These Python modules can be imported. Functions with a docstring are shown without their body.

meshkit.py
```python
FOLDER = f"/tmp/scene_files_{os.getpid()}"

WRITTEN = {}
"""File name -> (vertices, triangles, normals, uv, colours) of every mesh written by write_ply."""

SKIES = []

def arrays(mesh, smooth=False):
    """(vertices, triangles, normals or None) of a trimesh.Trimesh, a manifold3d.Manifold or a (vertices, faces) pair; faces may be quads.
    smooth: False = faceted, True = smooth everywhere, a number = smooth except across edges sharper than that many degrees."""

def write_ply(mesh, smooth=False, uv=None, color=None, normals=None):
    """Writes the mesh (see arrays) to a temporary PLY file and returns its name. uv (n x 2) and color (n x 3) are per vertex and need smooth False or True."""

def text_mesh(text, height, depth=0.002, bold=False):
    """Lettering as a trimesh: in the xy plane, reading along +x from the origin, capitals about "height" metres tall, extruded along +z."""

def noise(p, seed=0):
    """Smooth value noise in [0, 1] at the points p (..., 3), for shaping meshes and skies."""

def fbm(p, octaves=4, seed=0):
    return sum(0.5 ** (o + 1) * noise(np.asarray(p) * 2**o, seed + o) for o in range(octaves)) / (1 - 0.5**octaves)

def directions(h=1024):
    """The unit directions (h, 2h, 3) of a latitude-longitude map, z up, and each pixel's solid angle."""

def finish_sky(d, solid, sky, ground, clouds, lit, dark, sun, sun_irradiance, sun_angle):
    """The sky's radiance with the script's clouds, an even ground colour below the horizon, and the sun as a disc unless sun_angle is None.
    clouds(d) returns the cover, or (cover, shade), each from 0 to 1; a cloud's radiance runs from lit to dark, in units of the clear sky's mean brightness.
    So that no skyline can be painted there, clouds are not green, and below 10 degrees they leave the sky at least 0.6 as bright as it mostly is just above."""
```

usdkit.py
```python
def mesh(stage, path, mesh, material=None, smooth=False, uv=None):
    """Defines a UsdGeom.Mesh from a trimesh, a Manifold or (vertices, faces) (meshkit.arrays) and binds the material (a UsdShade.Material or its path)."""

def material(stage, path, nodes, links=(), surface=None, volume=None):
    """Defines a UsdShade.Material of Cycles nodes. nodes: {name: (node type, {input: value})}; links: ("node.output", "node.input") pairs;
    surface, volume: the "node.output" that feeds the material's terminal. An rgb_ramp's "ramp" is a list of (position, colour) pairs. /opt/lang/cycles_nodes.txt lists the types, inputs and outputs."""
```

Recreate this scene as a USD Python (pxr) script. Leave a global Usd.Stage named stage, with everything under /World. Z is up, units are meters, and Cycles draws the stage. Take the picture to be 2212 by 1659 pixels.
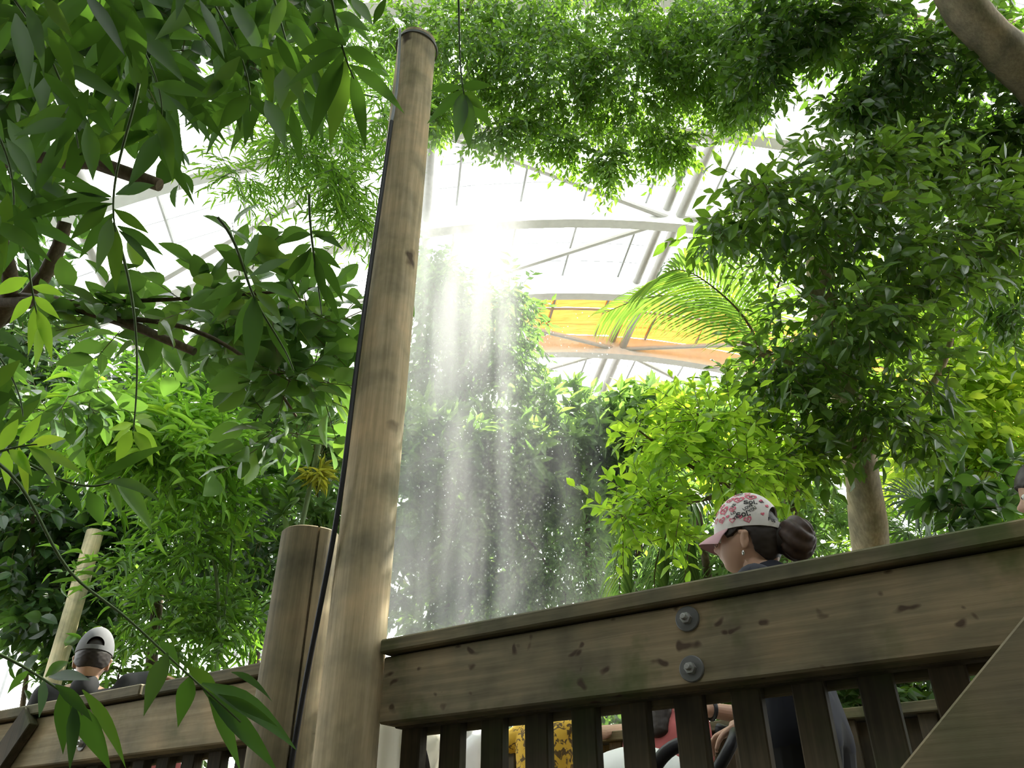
import math, numpy as np, trimesh, manifold3d as m3, shapely
import shapely.geometry as sg
import shapely.affinity as sa
import usdkit, meshkit
from pxr import Usd, UsdGeom, UsdLux, UsdShade, Gf, Sdf, Vt

stage = Usd.Stage.CreateInMemory()
UsdGeom.SetStageUpAxis(stage, 'Z')
UsdGeom.SetStageMetersPerUnit(stage, 1.0)
UsdGeom.Xform.Define(stage, '/World')
UsdGeom.Scope.Define(stage, '/World/Looks')

# ------------------------------------------------------------------ camera, sky, sun, exposure
F = 1725.0
PITCH = math.radians(31.9)
EYE = np.array([0.0, 0.0, 1.6])
cam = UsdGeom.Camera.Define(stage, '/World/camera')
cam.CreateHorizontalApertureAttr(36.0)
cam.CreateFocalLengthAttr(36.0 * F / 2212)
cam.CreateClippingRangeAttr(Gf.Vec2f(0.05, 500.0))
cam.CreateExposureAttr(-0.9)
cx = UsdGeom.Xformable(cam)
cx.AddTranslateOp().Set(Gf.Vec3d(*EYE.tolist()))
cx.AddRotateXOp().Set(90.0 + math.degrees(PITCH))

dome = UsdLux.DomeLight.Define(stage, '/World/sky')
dome.CreateIntensityAttr(3.2)
dome.CreateColorAttr(Gf.Vec3f(0.97, 0.99, 1.0))

SUN_DIR = np.array([0.64, 0.53, 0.95])          # towards the sun: ahead, a little right, high
SUN_DIR = SUN_DIR / np.linalg.norm(SUN_DIR)
sun = UsdLux.DistantLight.Define(stage, '/World/sun')
sun.CreateIntensityAttr(10.5)
sun.CreateAngleAttr(0.6)
sun.CreateNormalizeAttr(True)
sun.CreateColorAttr(Gf.Vec3f(1.0, 0.95, 0.84))
zax = SUN_DIR
xax = np.cross([0, 0, 1.0], zax); xax /= np.linalg.norm(xax)
yax = np.cross(zax, xax)
UsdGeom.Xformable(sun).AddTransformOp().Set(Gf.Matrix4d(*xax, 0, *yax, 0, *zax, 0, 0, 0, 0, 1))

# ------------------------------------------------------------------ helpers
def ray(px, py):
    X = (px - 1106) / F; v = (829.5 - py) / F
    return np.array([X, math.cos(PITCH) - v * math.sin(PITCH), math.sin(PITCH) + v * math.cos(PITCH)])
def at(px, py, t):
    return EYE + t * ray(px, py)
def unit(v):
    v = np.asarray(v, float)
    return v / (np.linalg.norm(v, axis=-1, keepdims=True) + 1e-12)
VIEW_RIGHT = np.array([1.0, 0, 0])
VIEW_UP = np.array([0, -math.sin(PITCH), math.cos(PITCH)])
VIEW_FWD = np.array([0, math.cos(PITCH), math.sin(PITCH)])
def depth_of(p):
    return (np.asarray(p) - EYE) @ VIEW_FWD

used = {}
def path_for(name, parent):
    base = str(parent) if parent else '/World'
    k = (base, name); n = used.get(k, 0); used[k] = n + 1
    return f'{base}/{name}' + (f'_{n:03d}' if n else '')
def tag(prim, label=None, cat=None, group=None, kind=None):
    for k, v in (('label', label), ('category', cat), ('group', group), ('kind', kind)):
        if v: prim.SetCustomDataByKey(k, v)
    return prim
def thing(name, label, cat, loc=(0, 0, 0), rotz=0.0, group=None, kind=None):
    x = UsdGeom.Xform.Define(stage, path_for(name, None))
    x.AddTranslateOp().Set(Gf.Vec3d(*[float(c) for c in loc]))
    if rotz: x.AddRotateZOp().Set(float(rotz))
    tag(x.GetPrim(), label, cat, group, kind)
    x.base = np.array(loc, float)
    return x
def part(name, mesh, mat, parent=None, smooth=False, label=None, kind=None, cat=None, group=None, off=None):
    p = parent.GetPath() if parent is not None else None
    path = path_for(name, p)
    if off is not None:
        if isinstance(mesh, tuple): mesh = (np.asarray(mesh[0]) - off, mesh[1])
        else: mesh = mesh.copy(); mesh.apply_translation(-np.asarray(off))
    m = usdkit.mesh(stage, path, mesh, MAT[mat], smooth=smooth)
    tag(m.GetPrim(), label, cat, group, kind)
    return m
def struct(name, label, loc=(0, 0, 0), rotz=0):
    return thing(name, label, None, loc, rotz, kind='structure')

def T(mesh_or_man):
    if hasattr(mesh_or_man, 'to_mesh'):
        m = mesh_or_man.to_mesh()
        return trimesh.Trimesh(np.array(m.vert_properties[:, :3]), np.array(m.tri_verts), process=False)
    return mesh_or_man
def M(tm):
    return m3.Manifold(m3.Mesh(np.asarray(tm.vertices, np.float32), np.asarray(tm.faces, np.uint32)))
def cat_mesh(ms):
    return trimesh.util.concatenate([T(m) for m in ms])
def box(x0, x1, y0, y1, z0, z1, bev=0.004):
    """A box with bevelled edges."""
    c = np.array([(x0 + x1) / 2, (y0 + y1) / 2, (z0 + z1) / 2]); h = np.array([x1 - x0, y1 - y0, z1 - z0]) / 2
    bev = min(bev, h.min() * 0.45)
    pts = []
    for sx in (-1, 1):
        for sy in (-1, 1):
            for sz in (-1, 1):
                s = np.array([sx, sy, sz])
                for k in range(3):
                    q = h - bev; q[k] = h[k]
                    pts.append(c + s * q)
    return T(m3.Manifold.hull_points(np.array(pts)))
def plank(p0, p1, width_dir, width, thick, bev=0.004):
    """A board from p0 to p1 (centre line)."""
    p0 = np.asarray(p0, float); p1 = np.asarray(p1, float)
    L = np.linalg.norm(p1 - p0); d = (p1 - p0) / L
    w = np.asarray(width_dir, float); w = unit(w - d * (w @ d)); n = np.cross(d, w)
    b = box(0, L, -width / 2, width / 2, -thick / 2, thick / 2, bev)
    M4 = np.eye(4); M4[:3, 0] = d; M4[:3, 1] = w; M4[:3, 2] = n; M4[:3, 3] = p0
    b.apply_transform(M4)
    return b
def tube(pts, radii, sides=8, caps=True):
    p = np.asarray(pts, float); n = len(p)
    r = np.broadcast_to(np.asarray(radii, float), (n,))
    t = np.gradient(p, axis=0); t = unit(t)
    ref = np.array([0, 0, 1.0]) if abs(t[0][2]) < 0.9 else np.array([1.0, 0, 0])
    a = unit(np.cross(t[0], ref)); A = []
    for k in range(n):
        a = unit(a - t[k] * (a @ t[k])); A.append(a)
    A = np.array(A); B = np.cross(t, A)
    ang = np.arange(sides) * 2 * np.pi / sides
    v = p[:, None] + r[:, None, None] * (np.cos(ang)[None, :, None] * A[:, None] + np.sin(ang)[None, :, None] * B[:, None])
    v = v.reshape(-1, 3); f = []
    for i in range(n - 1):
        for j in range(sides):
            q = [i * sides + j, i * sides + (j + 1) % sides, (i + 1) * sides + (j + 1) % sides, (i + 1) * sides + j]
            f += [[q[0], q[1], q[2]], [q[0], q[2], q[3]]]
    if caps:
        v = np.vstack([v, p[:1], p[-1:]])
        for j in range(sides):
            f.append([n * sides, (j + 1) % sides, j])
            f.append([n * sides + 1, (n - 1) * sides + j, (n - 1) * sides + (j + 1) % sides])
    return trimesh.Trimesh(v, np.array(f), process=False)
def spline(pts, n):
    p = np.asarray(pts, float)
    from scipy.interpolate import CubicSpline, interp1d
    s = np.concatenate([[0], np.cumsum(np.linalg.norm(np.diff(p, axis=0), axis=1))])
    x = np.linspace(0, s[-1], n)
    return CubicSpline(s, p, axis=0)(x) if len(p) > 2 else interp1d(s, p, axis=0)(x)
def lathe(profile, seg=24):
    """Profile [(r, z)...] revolved around z."""
    pr = np.asarray(profile, float); n = len(pr); a = np.arange(seg) * 2 * np.pi / seg
    v = np.stack([pr[:, None, 0] * np.cos(a), pr[:, None, 0] * np.sin(a), np.broadcast_to(pr[:, None, 1], (n, seg))], -1).reshape(-1, 3)
    f = []
    for i in range(n - 1):
        for j in range(seg):
            q = [i * seg + j, i * seg + (j + 1) % seg, (i + 1) * seg + (j + 1) % seg, (i + 1) * seg + j]
            f += [[q[0], q[1], q[2]], [q[0], q[2], q[3]]]
    return trimesh.Trimesh(v, np.array(f), process=False)

# ------------------------------------------------------------------ materials
MAT = {}
def mat(name, nodes, links, surface=None, volume=None):
    MAT[name] = usdkit.material(stage, '/World/Looks/' + name, nodes, links, surface, volume)
def plain(name, col, rough=0.6, var=0.12, scale=6.0, metallic=0.0, spec=0.4):
    c = np.array(col, float)
    mat(name, {'co': ('texture_coordinate', {}), 'n': ('noise_texture', {'scale': scale, 'detail': 4.0}),
               'r': ('rgb_ramp', {'ramp': [(0.25, tuple(c * (1 - var))), (0.75, tuple(np.minimum(c * (1 + var), 1)))]}),
               'p': ('principled_bsdf', {'roughness': rough, 'metallic': metallic, 'specular_ior_level': spec})},
        [('co.object', 'n.vector'), ('n.fac', 'r.fac'), ('r.color', 'p.base_color')], 'p.BSDF')
def leaf_mat(name, dark, light, trans, fac=0.4, rough=0.42, spec=0.45, hue=None):
    """Leaf: waxy diffuse top mixed with translucency; tone differs leaf by leaf."""
    d, l, t = (np.array(c, float) for c in (dark, light, trans))
    mat(name, {'o': ('object_info', {}), 'g': ('geometry', {}), 'a': ('math', {'math_type': 'add'}), 'f': ('math', {'math_type': 'fraction'}),
               'r': ('rgb_ramp', {'ramp': [(0.0, tuple(d)), (0.6, tuple((d + l) / 2)), (1.0, tuple(l))]}),
               'rt': ('rgb_ramp', {'ramp': [(0.0, tuple(t * 0.6)), (0.7, tuple(t)), (1.0, tuple(np.minimum(t * np.array([1.35, 1.1, 0.9]), 0.95)))]}),
               'p': ('principled_bsdf', {'roughness': rough, 'specular_ior_level': spec}),
               't': ('translucent_bsdf', {}), 'm': ('mix_closure', {'fac': fac})},
        [('o.random', 'a.value1'), ('g.random_per_island', 'a.value2'), ('a.value', 'f.value1'), ('f.value', 'r.fac'), ('f.value', 'rt.fac'),
         ('r.color', 'p.base_color'), ('rt.color', 't.color'), ('p.BSDF', 'm.closure1'), ('t.BSDF', 'm.closure2')], 'm.closure')
def wood_mat(name, c0, c1, axis='x', knots=True, algae=0.5, knot_scale=5.0, rough=0.75):
    st = {'x': (1.2, 26, 26), 'z': (26, 26, 1.2), 'y': (26, 1.2, 26)}[axis]
    ks = {'x': (0.6, 1, 1.0), 'z': (1, 1, 0.6), 'y': (1, 0.6, 1)}[axis]
    c0 = np.array(c0); c1 = np.array(c1)
    nodes = {'co': ('texture_coordinate', {}),
             'm1': ('mapping', {'scale': st}), 'n1': ('noise_texture', {'scale': 2.2, 'detail': 6.0, 'roughness': 0.6, 'distortion': 0.4}),
             'r1': ('rgb_ramp', {'ramp': [(0.25, tuple(c0 * 0.72)), (0.5, tuple(c0)), (0.75, tuple(c1))]}),
             'nb': ('noise_texture', {'scale': 5.0, 'detail': 4.0}), 'rb': ('rgb_ramp', {'ramp': [(0.28, (0.50, 0.52, 0.52)), (0.5, (0.95, 0.92, 0.86)), (0.72, (1.32, 1.16, 1.04))]}),
             'mb': ('mix_color', {'blend_type': 'multiply', 'fac': 1.0, 'use_clamp': False}),
             'na': ('noise_texture', {'scale': 3.0, 'detail': 5.0, 'roughness': 0.6}), 'ra': ('map_range', {'from_min': 0.54, 'from_max': 0.72, 'to_min': 0.0, 'to_max': algae, 'clamp': True}),
             'ma': ('mix_color', {'b': (0.055, 0.085, 0.02)}),
             'm2': ('mapping', {'scale': ks}), 'nd': ('noise_texture', {'scale': 9.0, 'detail': 2.0}), 'vadd': ('vector_math', {'math_type': 'multiply_add', 'vector2': (0.12, 0.12, 0.12)}),
             'v': ('voronoi_texture', {'scale': knot_scale, 'randomness': 1.0}), 'kr': ('map_range', {'from_min': 0.10, 'from_max': 0.2, 'to_min': 0.85, 'to_max': 0.0, 'clamp': True}),
             'mk': ('mix_color', {'b': (0.05, 0.028, 0.018)}),
             'p': ('principled_bsdf', {'roughness': rough, 'specular_ior_level': 0.25}), 'b': ('bump', {'strength': 0.25, 'distance': 0.004})}
    links = [('co.object', 'm1.vector'), ('m1.vector', 'n1.vector'), ('n1.fac', 'r1.fac'), ('co.object', 'nb.vector'), ('nb.fac', 'rb.fac'),
             ('r1.color', 'mb.a'), ('rb.color', 'mb.b'), ('co.object', 'na.vector'), ('na.fac', 'ra.value'), ('ra.result', 'ma.fac'), ('mb.result', 'ma.a'),
             ('co.object', 'nd.vector'), ('nd.color', 'vadd.vector1'), ('co.object', 'm2.vector'), ('m2.vector', 'vadd.vector3'), ('vadd.vector', 'v.vector'), ('v.distance', 'kr.value'),
             ('ma.result', 'mk.a'), ('n1.fac', 'b.height'), ('b.normal', 'p.normal')]
    if knots: links += [('kr.result', 'mk.fac'), ('mk.result', 'p.base_color')]
    else: links += [('ma.result', 'p.base_color')]
    mat(name, nodes, links, 'p.BSDF')

wood_mat('wood_beam', (0.215, 0.185, 0.12), (0.29, 0.25, 0.165), 'x', True, 0.9, 15.0)
wood_mat('wood_cap', (0.15, 0.14, 0.09), (0.24, 0.21, 0.135), 'x', False, 0.8)
wood_mat('wood_pole', (0.52, 0.43, 0.28), (0.66, 0.56, 0.39), 'z', True, 0.35, 5.0)
wood_mat('wood_post', (0.26, 0.22, 0.14), (0.35, 0.295, 0.19), 'z', False, 0.3)
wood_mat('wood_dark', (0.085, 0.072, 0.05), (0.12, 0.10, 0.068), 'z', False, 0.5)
wood_mat('wood_stringer', (0.20, 0.175, 0.115), (0.26, 0.23, 0.155), 'x', False, 0.35)
wood_mat('bark_pale', (0.42, 0.36, 0.26), (0.55, 0.48, 0.36), 'z', True, 0.4, 2.5, 0.85)
wood_mat('bark_grey', (0.32, 0.27, 0.20), (0.42, 0.36, 0.27), 'z', False, 0.4)
wood_mat('bark_brown', (0.14, 0.11, 0.075), (0.22, 0.17, 0.11), 'z', False, 0.4)
wood_mat('wood_post_h', (0.36, 0.30, 0.19), (0.46, 0.39, 0.26), 'x', False, 0.5)
wood_mat('bark_pale_post', (0.50, 0.46, 0.30), (0.60, 0.56, 0.38), 'z', False, 0.2)
plain('twig', (0.13, 0.11, 0.05), 0.7)
plain('stem_green', (0.10, 0.16, 0.05), 0.5)
plain('cane', (0.18, 0.26, 0.12), 0.45)
plain('black_rubber', (0.02, 0.02, 0.024), 0.45)
plain('conduit', (0.32, 0.34, 0.36), 0.4)
plain('dark_metal', (0.17, 0.17, 0.165), 0.5, metallic=0.6)
plain('galvanised', (0.42, 0.42, 0.40), 0.45, metallic=0.7)
plain('soil', (0.05, 0.04, 0.025), 0.95)
plain('steel_beam', (0.68, 0.68, 0.66), 0.55, var=0.06)
plain('steel_tube', (0.50, 0.49, 0.47), 0.5, var=0.06)
plain('glazing_grey', (0.42, 0.43, 0.44), 0.5, var=0.05)
mat('glass', {'t': ('transparent_bsdf', {'color': (0.97, 0.985, 0.98)}), 'g': ('glossy_bsdf', {'roughness': 0.05, 'color': (1, 1, 1)}), 
              'm': ('mix_closure', {'fac': 0.05})}, [('t.BSDF', 'm.closure1'), ('g.BSDF', 'm.closure2')], 'm.closure')
mat('shade_net', {'co': ('texture_coordinate', {}), 'm': ('mapping', {'scale': (1.0, 14.0, 14.0)}), 'n': ('noise_texture', {'scale': 0.9, 'detail': 5.0}),
                  'r': ('rgb_ramp', {'ramp': [(0.3, (0.24, 0.085, 0.012)), (0.65, (0.36, 0.15, 0.03))]}),
                  'd': ('diffuse_bsdf', {'color': (0.55, 0.28, 0.06)}), 't': ('translucent_bsdf', {}), 'mx': ('mix_closure', {'fac': 0.72}),
                  'tr': ('transparent_bsdf', {'color': (1.0, 0.55, 0.16)}), 'm2': ('mix_closure', {'fac': 0.08})},
    [('co.object', 'm.vector'), ('m.vector', 'n.vector'), ('n.fac', 'r.fac'), ('r.color', 't.color'), ('d.BSDF', 'mx.closure1'), ('t.BSDF', 'mx.closure2'),
     ('mx.closure', 'm2.closure1'), ('tr.BSDF', 'm2.closure2')], 'm2.closure')
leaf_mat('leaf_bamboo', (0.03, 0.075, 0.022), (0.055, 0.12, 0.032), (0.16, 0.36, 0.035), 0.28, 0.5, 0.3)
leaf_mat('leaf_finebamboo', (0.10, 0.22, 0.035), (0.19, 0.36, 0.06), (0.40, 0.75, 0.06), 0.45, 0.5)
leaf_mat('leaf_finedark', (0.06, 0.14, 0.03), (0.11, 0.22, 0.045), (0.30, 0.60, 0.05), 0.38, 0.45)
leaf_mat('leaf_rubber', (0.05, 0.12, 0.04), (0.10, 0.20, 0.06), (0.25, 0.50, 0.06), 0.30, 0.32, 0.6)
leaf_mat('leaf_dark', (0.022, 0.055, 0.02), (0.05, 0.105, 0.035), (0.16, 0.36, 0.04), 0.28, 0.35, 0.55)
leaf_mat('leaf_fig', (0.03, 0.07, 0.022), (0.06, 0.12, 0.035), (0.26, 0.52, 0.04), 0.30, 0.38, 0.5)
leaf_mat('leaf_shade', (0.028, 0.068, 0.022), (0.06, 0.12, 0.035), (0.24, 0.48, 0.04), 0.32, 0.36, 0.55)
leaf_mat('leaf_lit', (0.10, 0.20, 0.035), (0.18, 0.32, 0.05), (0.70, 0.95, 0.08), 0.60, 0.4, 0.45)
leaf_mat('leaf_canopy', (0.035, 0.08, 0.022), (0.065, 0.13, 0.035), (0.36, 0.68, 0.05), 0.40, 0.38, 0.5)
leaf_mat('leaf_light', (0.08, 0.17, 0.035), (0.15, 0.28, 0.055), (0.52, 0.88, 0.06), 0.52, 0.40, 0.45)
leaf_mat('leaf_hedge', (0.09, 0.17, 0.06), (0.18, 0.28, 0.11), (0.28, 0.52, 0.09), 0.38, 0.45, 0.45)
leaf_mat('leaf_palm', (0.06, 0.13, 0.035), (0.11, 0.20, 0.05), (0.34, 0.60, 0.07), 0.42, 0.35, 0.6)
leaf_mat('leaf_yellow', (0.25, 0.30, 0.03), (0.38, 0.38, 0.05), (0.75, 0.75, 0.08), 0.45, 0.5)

# ------------------------------------------------------------------ ground, deck and the glasshouse roof
g = trimesh.creation.box([90, 90, 0.2]); g.apply_translation([0, 15, -0.1])
part('floor', g, 'soil', label='dark soil ground under the planting', kind='structure')

AX = -0.1308                                     # the hall's axis, turned a little left of the view
HA = np.array([math.sin(AX), math.cos(AX), 0]); HB = np.array([math.cos(AX), -math.sin(AX), 0])
RAD, CEN, ZC, DA, SP, BEAM = 22.785, 6.222, -6.4, 14.5, 2.968, 0.656
def vault(d, q, r=RAD):
    """Point on the barrel vault: distance d along the hall, lateral arc position q (metres from the crown)."""
    a = q / RAD
    return HA * d + HB * (CEN + r * math.sin(a)) + np.array([0, 0, ZC + r * math.cos(a)])
QMAX = RAD * math.acos((0.0 - ZC) / RAD) - 0.05
ceiling = struct('ceiling', 'white barrel vaulted glasshouse roof with arched beams and glazed panes')
def arch_beam(d, width=0.30):
    qs = np.linspace(-QMAX, QMAX, 61); v = []
    for q in qs:
        for dd, rr in ((-width / 2, RAD), (width / 2, RAD), (width / 2, RAD - BEAM), (-width / 2, RAD - BEAM)):
            v.append(vault(d + dd, q, rr))
    f = []
    for i in range(len(qs) - 1):
        for j in range(4):
            a, b = i * 4 + j, i * 4 + (j + 1) % 4
            f += [[a, a + 4, b + 4], [a, b + 4, b]]
    f += [[0, 1, 2], [0, 2, 3]]; n = (len(qs) - 1) * 4; f += [[n, n + 2, n + 1], [n, n + 3, n + 2]]
    return trimesh.Trimesh(np.array(v), np.array(f), process=False)
KS = range(-5, 5)
for k in KS:
    part('arch_beam', arch_beam(DA + k * SP), 'steel_beam', ceiling)
D0, D1 = DA + KS[0] * SP, DA + KS[-1] * SP
BARSP = 1.63
q_girder = 4.05 - CEN + 0.0
def q_of_px(px, py, d, r):
    rr = ray(px, py); t = d / (rr @ HA); p = rr * t
    return math.asin((p @ HB - CEN) / r) * RAD
q_girder = q_of_px(1452, 470, DA, RAD - BEAM / 2)
q_bar0 = q_of_px(1259, 445, DA, RAD)
nb = int(QMAX / BARSP) + 1
bars = [q_bar0 + BARSP * j for j in range(-int((QMAX + q_bar0) / BARSP), int((QMAX - q_bar0) / BARSP) + 1)]
for q in bars:
    ds = np.linspace(D0, D1, 2)
    part('glazing_bar', tube([vault(d, q, RAD + 0.02) for d in ds], 0.045, 6), 'glazing_grey', ceiling)
for q in (q_girder, q_girder - 6.6, q_girder + 7.2, q_girder - 13.5, q_girder + 13.8):
    part('purlin', tube([vault(d, q + 0.17, RAD - 0.33) for d in (D0, D1)], 0.12, 10), 'steel_tube', ceiling, smooth=40)
    part('purlin', tube([vault(d, q - 0.17, RAD - 0.12) for d in (D0, D1)], 0.12, 10), 'steel_tube', ceiling, smooth=40)
for k in range(-3, 4):                           # zigzag wind braces between the arches
    for qa, qb in ((q_girder, q_girder - 6.6), (q_girder, q_girder + 7.2), (q_girder - 13.5, q_girder - 6.6)):
        a, b = (qa, qb) if k % 2 == 0 else (qb, qa)
        part('wind_brace', tube([vault(DA + k * SP + s * SP, a + (b - a) * s, RAD - 0.36) for s in (0, 1)], 0.075, 8), 'steel_tube', ceiling, smooth=40)
edges = [-QMAX] + bars + [QMAX]
jm = []
for k in list(KS)[:-1]:
    for a, b in zip(edges[:-1], edges[1:]):
        if b - a < 0.1: continue
        qs = np.linspace(a, b, 4); v = []
        for q in qs:
            for dd in (0.0, SP):
                for rr in (RAD + 0.045, RAD + 0.055):
                    v.append(vault(DA + k * SP + dd, q, rr))
        f = []
        for i in range(3):
            o = 4 * i
            f += [[o, o + 2, o + 6], [o, o + 6, o + 4], [o + 1, o + 7, o + 3], [o + 1, o + 5, o + 7]]
        part('glass_pane', trimesh.Trimesh(np.array(v), np.array(f), process=False), 'glass', ceiling)
    for s in (0.25, 0.5, 0.75, 1.0):
        jm.append(tube([vault(DA + k * SP + s * SP, q, RAD + 0.03) for q in np.linspace(-QMAX, QMAX, 40)], 0.012, 4, False))
part('glazing_joint', cat_mesh(jm), 'glazing_grey', ceiling, kind='stuff')
# orange shade nets stretched in one bay
def net(d0, d1, q0, q1, r):
    qs = np.linspace(q0, q1, 60); ds = np.linspace(d0, d1, 6); v = []
    rg = np.random.default_rng(4)
    for i, q in enumerate(qs):
        for j, d in enumerate(ds):
            v.append(vault(d, q, r - 0.05 * math.sin(math.pi * j / 5) + 0.01 * rg.normal()))
    v = np.array(v); n = len(ds); f = []
    for i in range(len(qs) - 1):
        for j in range(n - 1):
            a = i * n + j
            f += [[a, a + 1, a + n + 1], [a, a + n + 1, a + n]]
    return trimesh.Trimesh(v, np.array(f), process=False)
sn = thing('shade_net', 'orange shade netting stretched across one bay of the glass roof', 'shade net')
part('netting', net(DA + SP + 0.15, DA + 1.47 * SP, -5.5, 17, RAD + 0.03), 'shade_net', sn, smooth=True)
part('netting', net(DA + 1.50 * SP, DA + 2 * SP - 0.15, -5.5, 17, RAD + 0.03), 'shade_net', sn, smooth=True)
part('rod', tube([vault(DA + 1.485 * SP, q, RAD - 0.0) for q in np.linspace(-5.5, 17, 40)], 0.04, 6), 'steel_tube', sn)
# glazed gable at the far end
wall = struct('wall_back', 'glazed end wall of the glasshouse behind the plants')
for q in np.arange(-QMAX + 1.6, QMAX - 1, 1.63):
    top = vault(D1 - 0.4, q, RAD - 0.7); b = top.copy(); b[2] = 0
    part('mullion', tube([b, top], 0.06, 6), 'glazing_grey', wall)
for z in (2.5, 5.0, 7.5, 10.0, 12.5):
    half = math.sqrt(max((RAD - 0.7) ** 2 - (z - ZC) ** 2, 0.1))
    a = HA * (D1 - 0.4) + HB * (CEN - half) + np.array([0, 0, z]); b = HA * (D1 - 0.4) + HB * (CEN + half) + np.array([0, 0, z])
    part('transom', tube([a, b], 0.05, 6), 'glazing_grey', wall)
qs = np.linspace(-QMAX, QMAX, 30)
for q0, q1 in zip(qs[:-1], qs[1:]):
    v = []
    for dd in (0, 0.01):
        t0 = vault(D1 - 0.3 + dd, q0, RAD - 0.68); t1 = vault(D1 - 0.3 + dd, q1, RAD - 0.68)
        b0 = t0.copy(); b0[2] = 0; b1 = t1.copy(); b1[2] = 0
        v += [b0, b1, t1, t0]
    part('glass_pane', (np.array(v), np.array([[0, 1, 2], [0, 2, 3], [4, 6, 5], [4, 7, 6]])), 'glass', wall)

# ------------------------------------------------------------------ timber walkway: rail frame (s along, n away from us, z up)
RROT = -33.735
ca, sa_ = math.cos(math.radians(RROT)), math.sin(math.radians(RROT))
U = np.array([ca, sa_, 0]); N = np.array([-sa_, ca, 0])
def rail_at(px, py, n):
    r = ray(px, py); t = n / (r @ N); p = EYE + r * t
    return p @ U, p[2], t
def rp(s, n, z): return U * s + N * n + np.array([0, 0, z])
NF = 2.10
ZT = 1.6 + 0.715                                  # top of the hand rail
DECK = 1.12

def rthing(name, label, cat, s, n, z, **kw):
    x = thing(name, label, cat, rp(s, n, z), RROT, **kw); x.o = np.array([s, n, z]); return x
def rbox(x, s0, s1, n0, n1, z0, z1, bev=0.004):
    b = box(s0, s1, n0, n1, z0, z1, bev); b.apply_translation(-x.o); return b
dk = rthing('walkway_deck', 'raised timber walkway deck between the two railings', 'walkway', -3, 3.3, 0)
k = 0
for n0 in np.arange(2.30, 4.5, 0.15):
    part('deck_board', rbox(dk, -10.5, 4.0, n0, n0 + 0.142, DECK - 0.04, DECK), 'wood_dark', dk)
for s0 in np.arange(-10, 4, 2.0):
    part('joist', rbox(dk, s0, s0 + 0.07, 2.30, 4.5, DECK - 0.2, DECK - 0.04), 'wood_dark', dk)
    for n0 in (2.32, 4.35):
        part('leg', rbox(dk, s0 - 0.04, s0 + 0.11, n0, n0 + 0.12, 0, DECK - 0.2), 'wood_dark', dk)

def bolt(x, s, n, z, wash=0.035):
    """Bolt on the face that looks at us: flat washer, hex nut, threaded end."""
    w = lathe([(0, 0), (wash, 0), (wash, 0.004), (wash * 0.93, 0.006), (0, 0.006)], 28)
    h = m3.Manifold.cylinder(0.016, 0.0165, 0.0155, 6); h = T(h); h.apply_translation([0, 0, 0.005])
    e = lathe([(0, 0.006), (0.008, 0.006), (0.008, 0.036), (0.006, 0.038), (0, 0.038)], 12)
    R = trimesh.transformations.rotation_matrix(math.pi / 2, [1, 0, 0])      # +z -> -y (towards us)
    for nm, m_, mt in (('washer', w, 'dark_metal'), ('nut', h, 'galvanised'), ('bolt', e, 'galvanised')):
        m_ = m_.copy(); m_.apply_transform(R); m_.apply_translation(np.array([s, n, z]) - x.o)
        part(nm, m_, mt, x, smooth=30)

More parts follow.
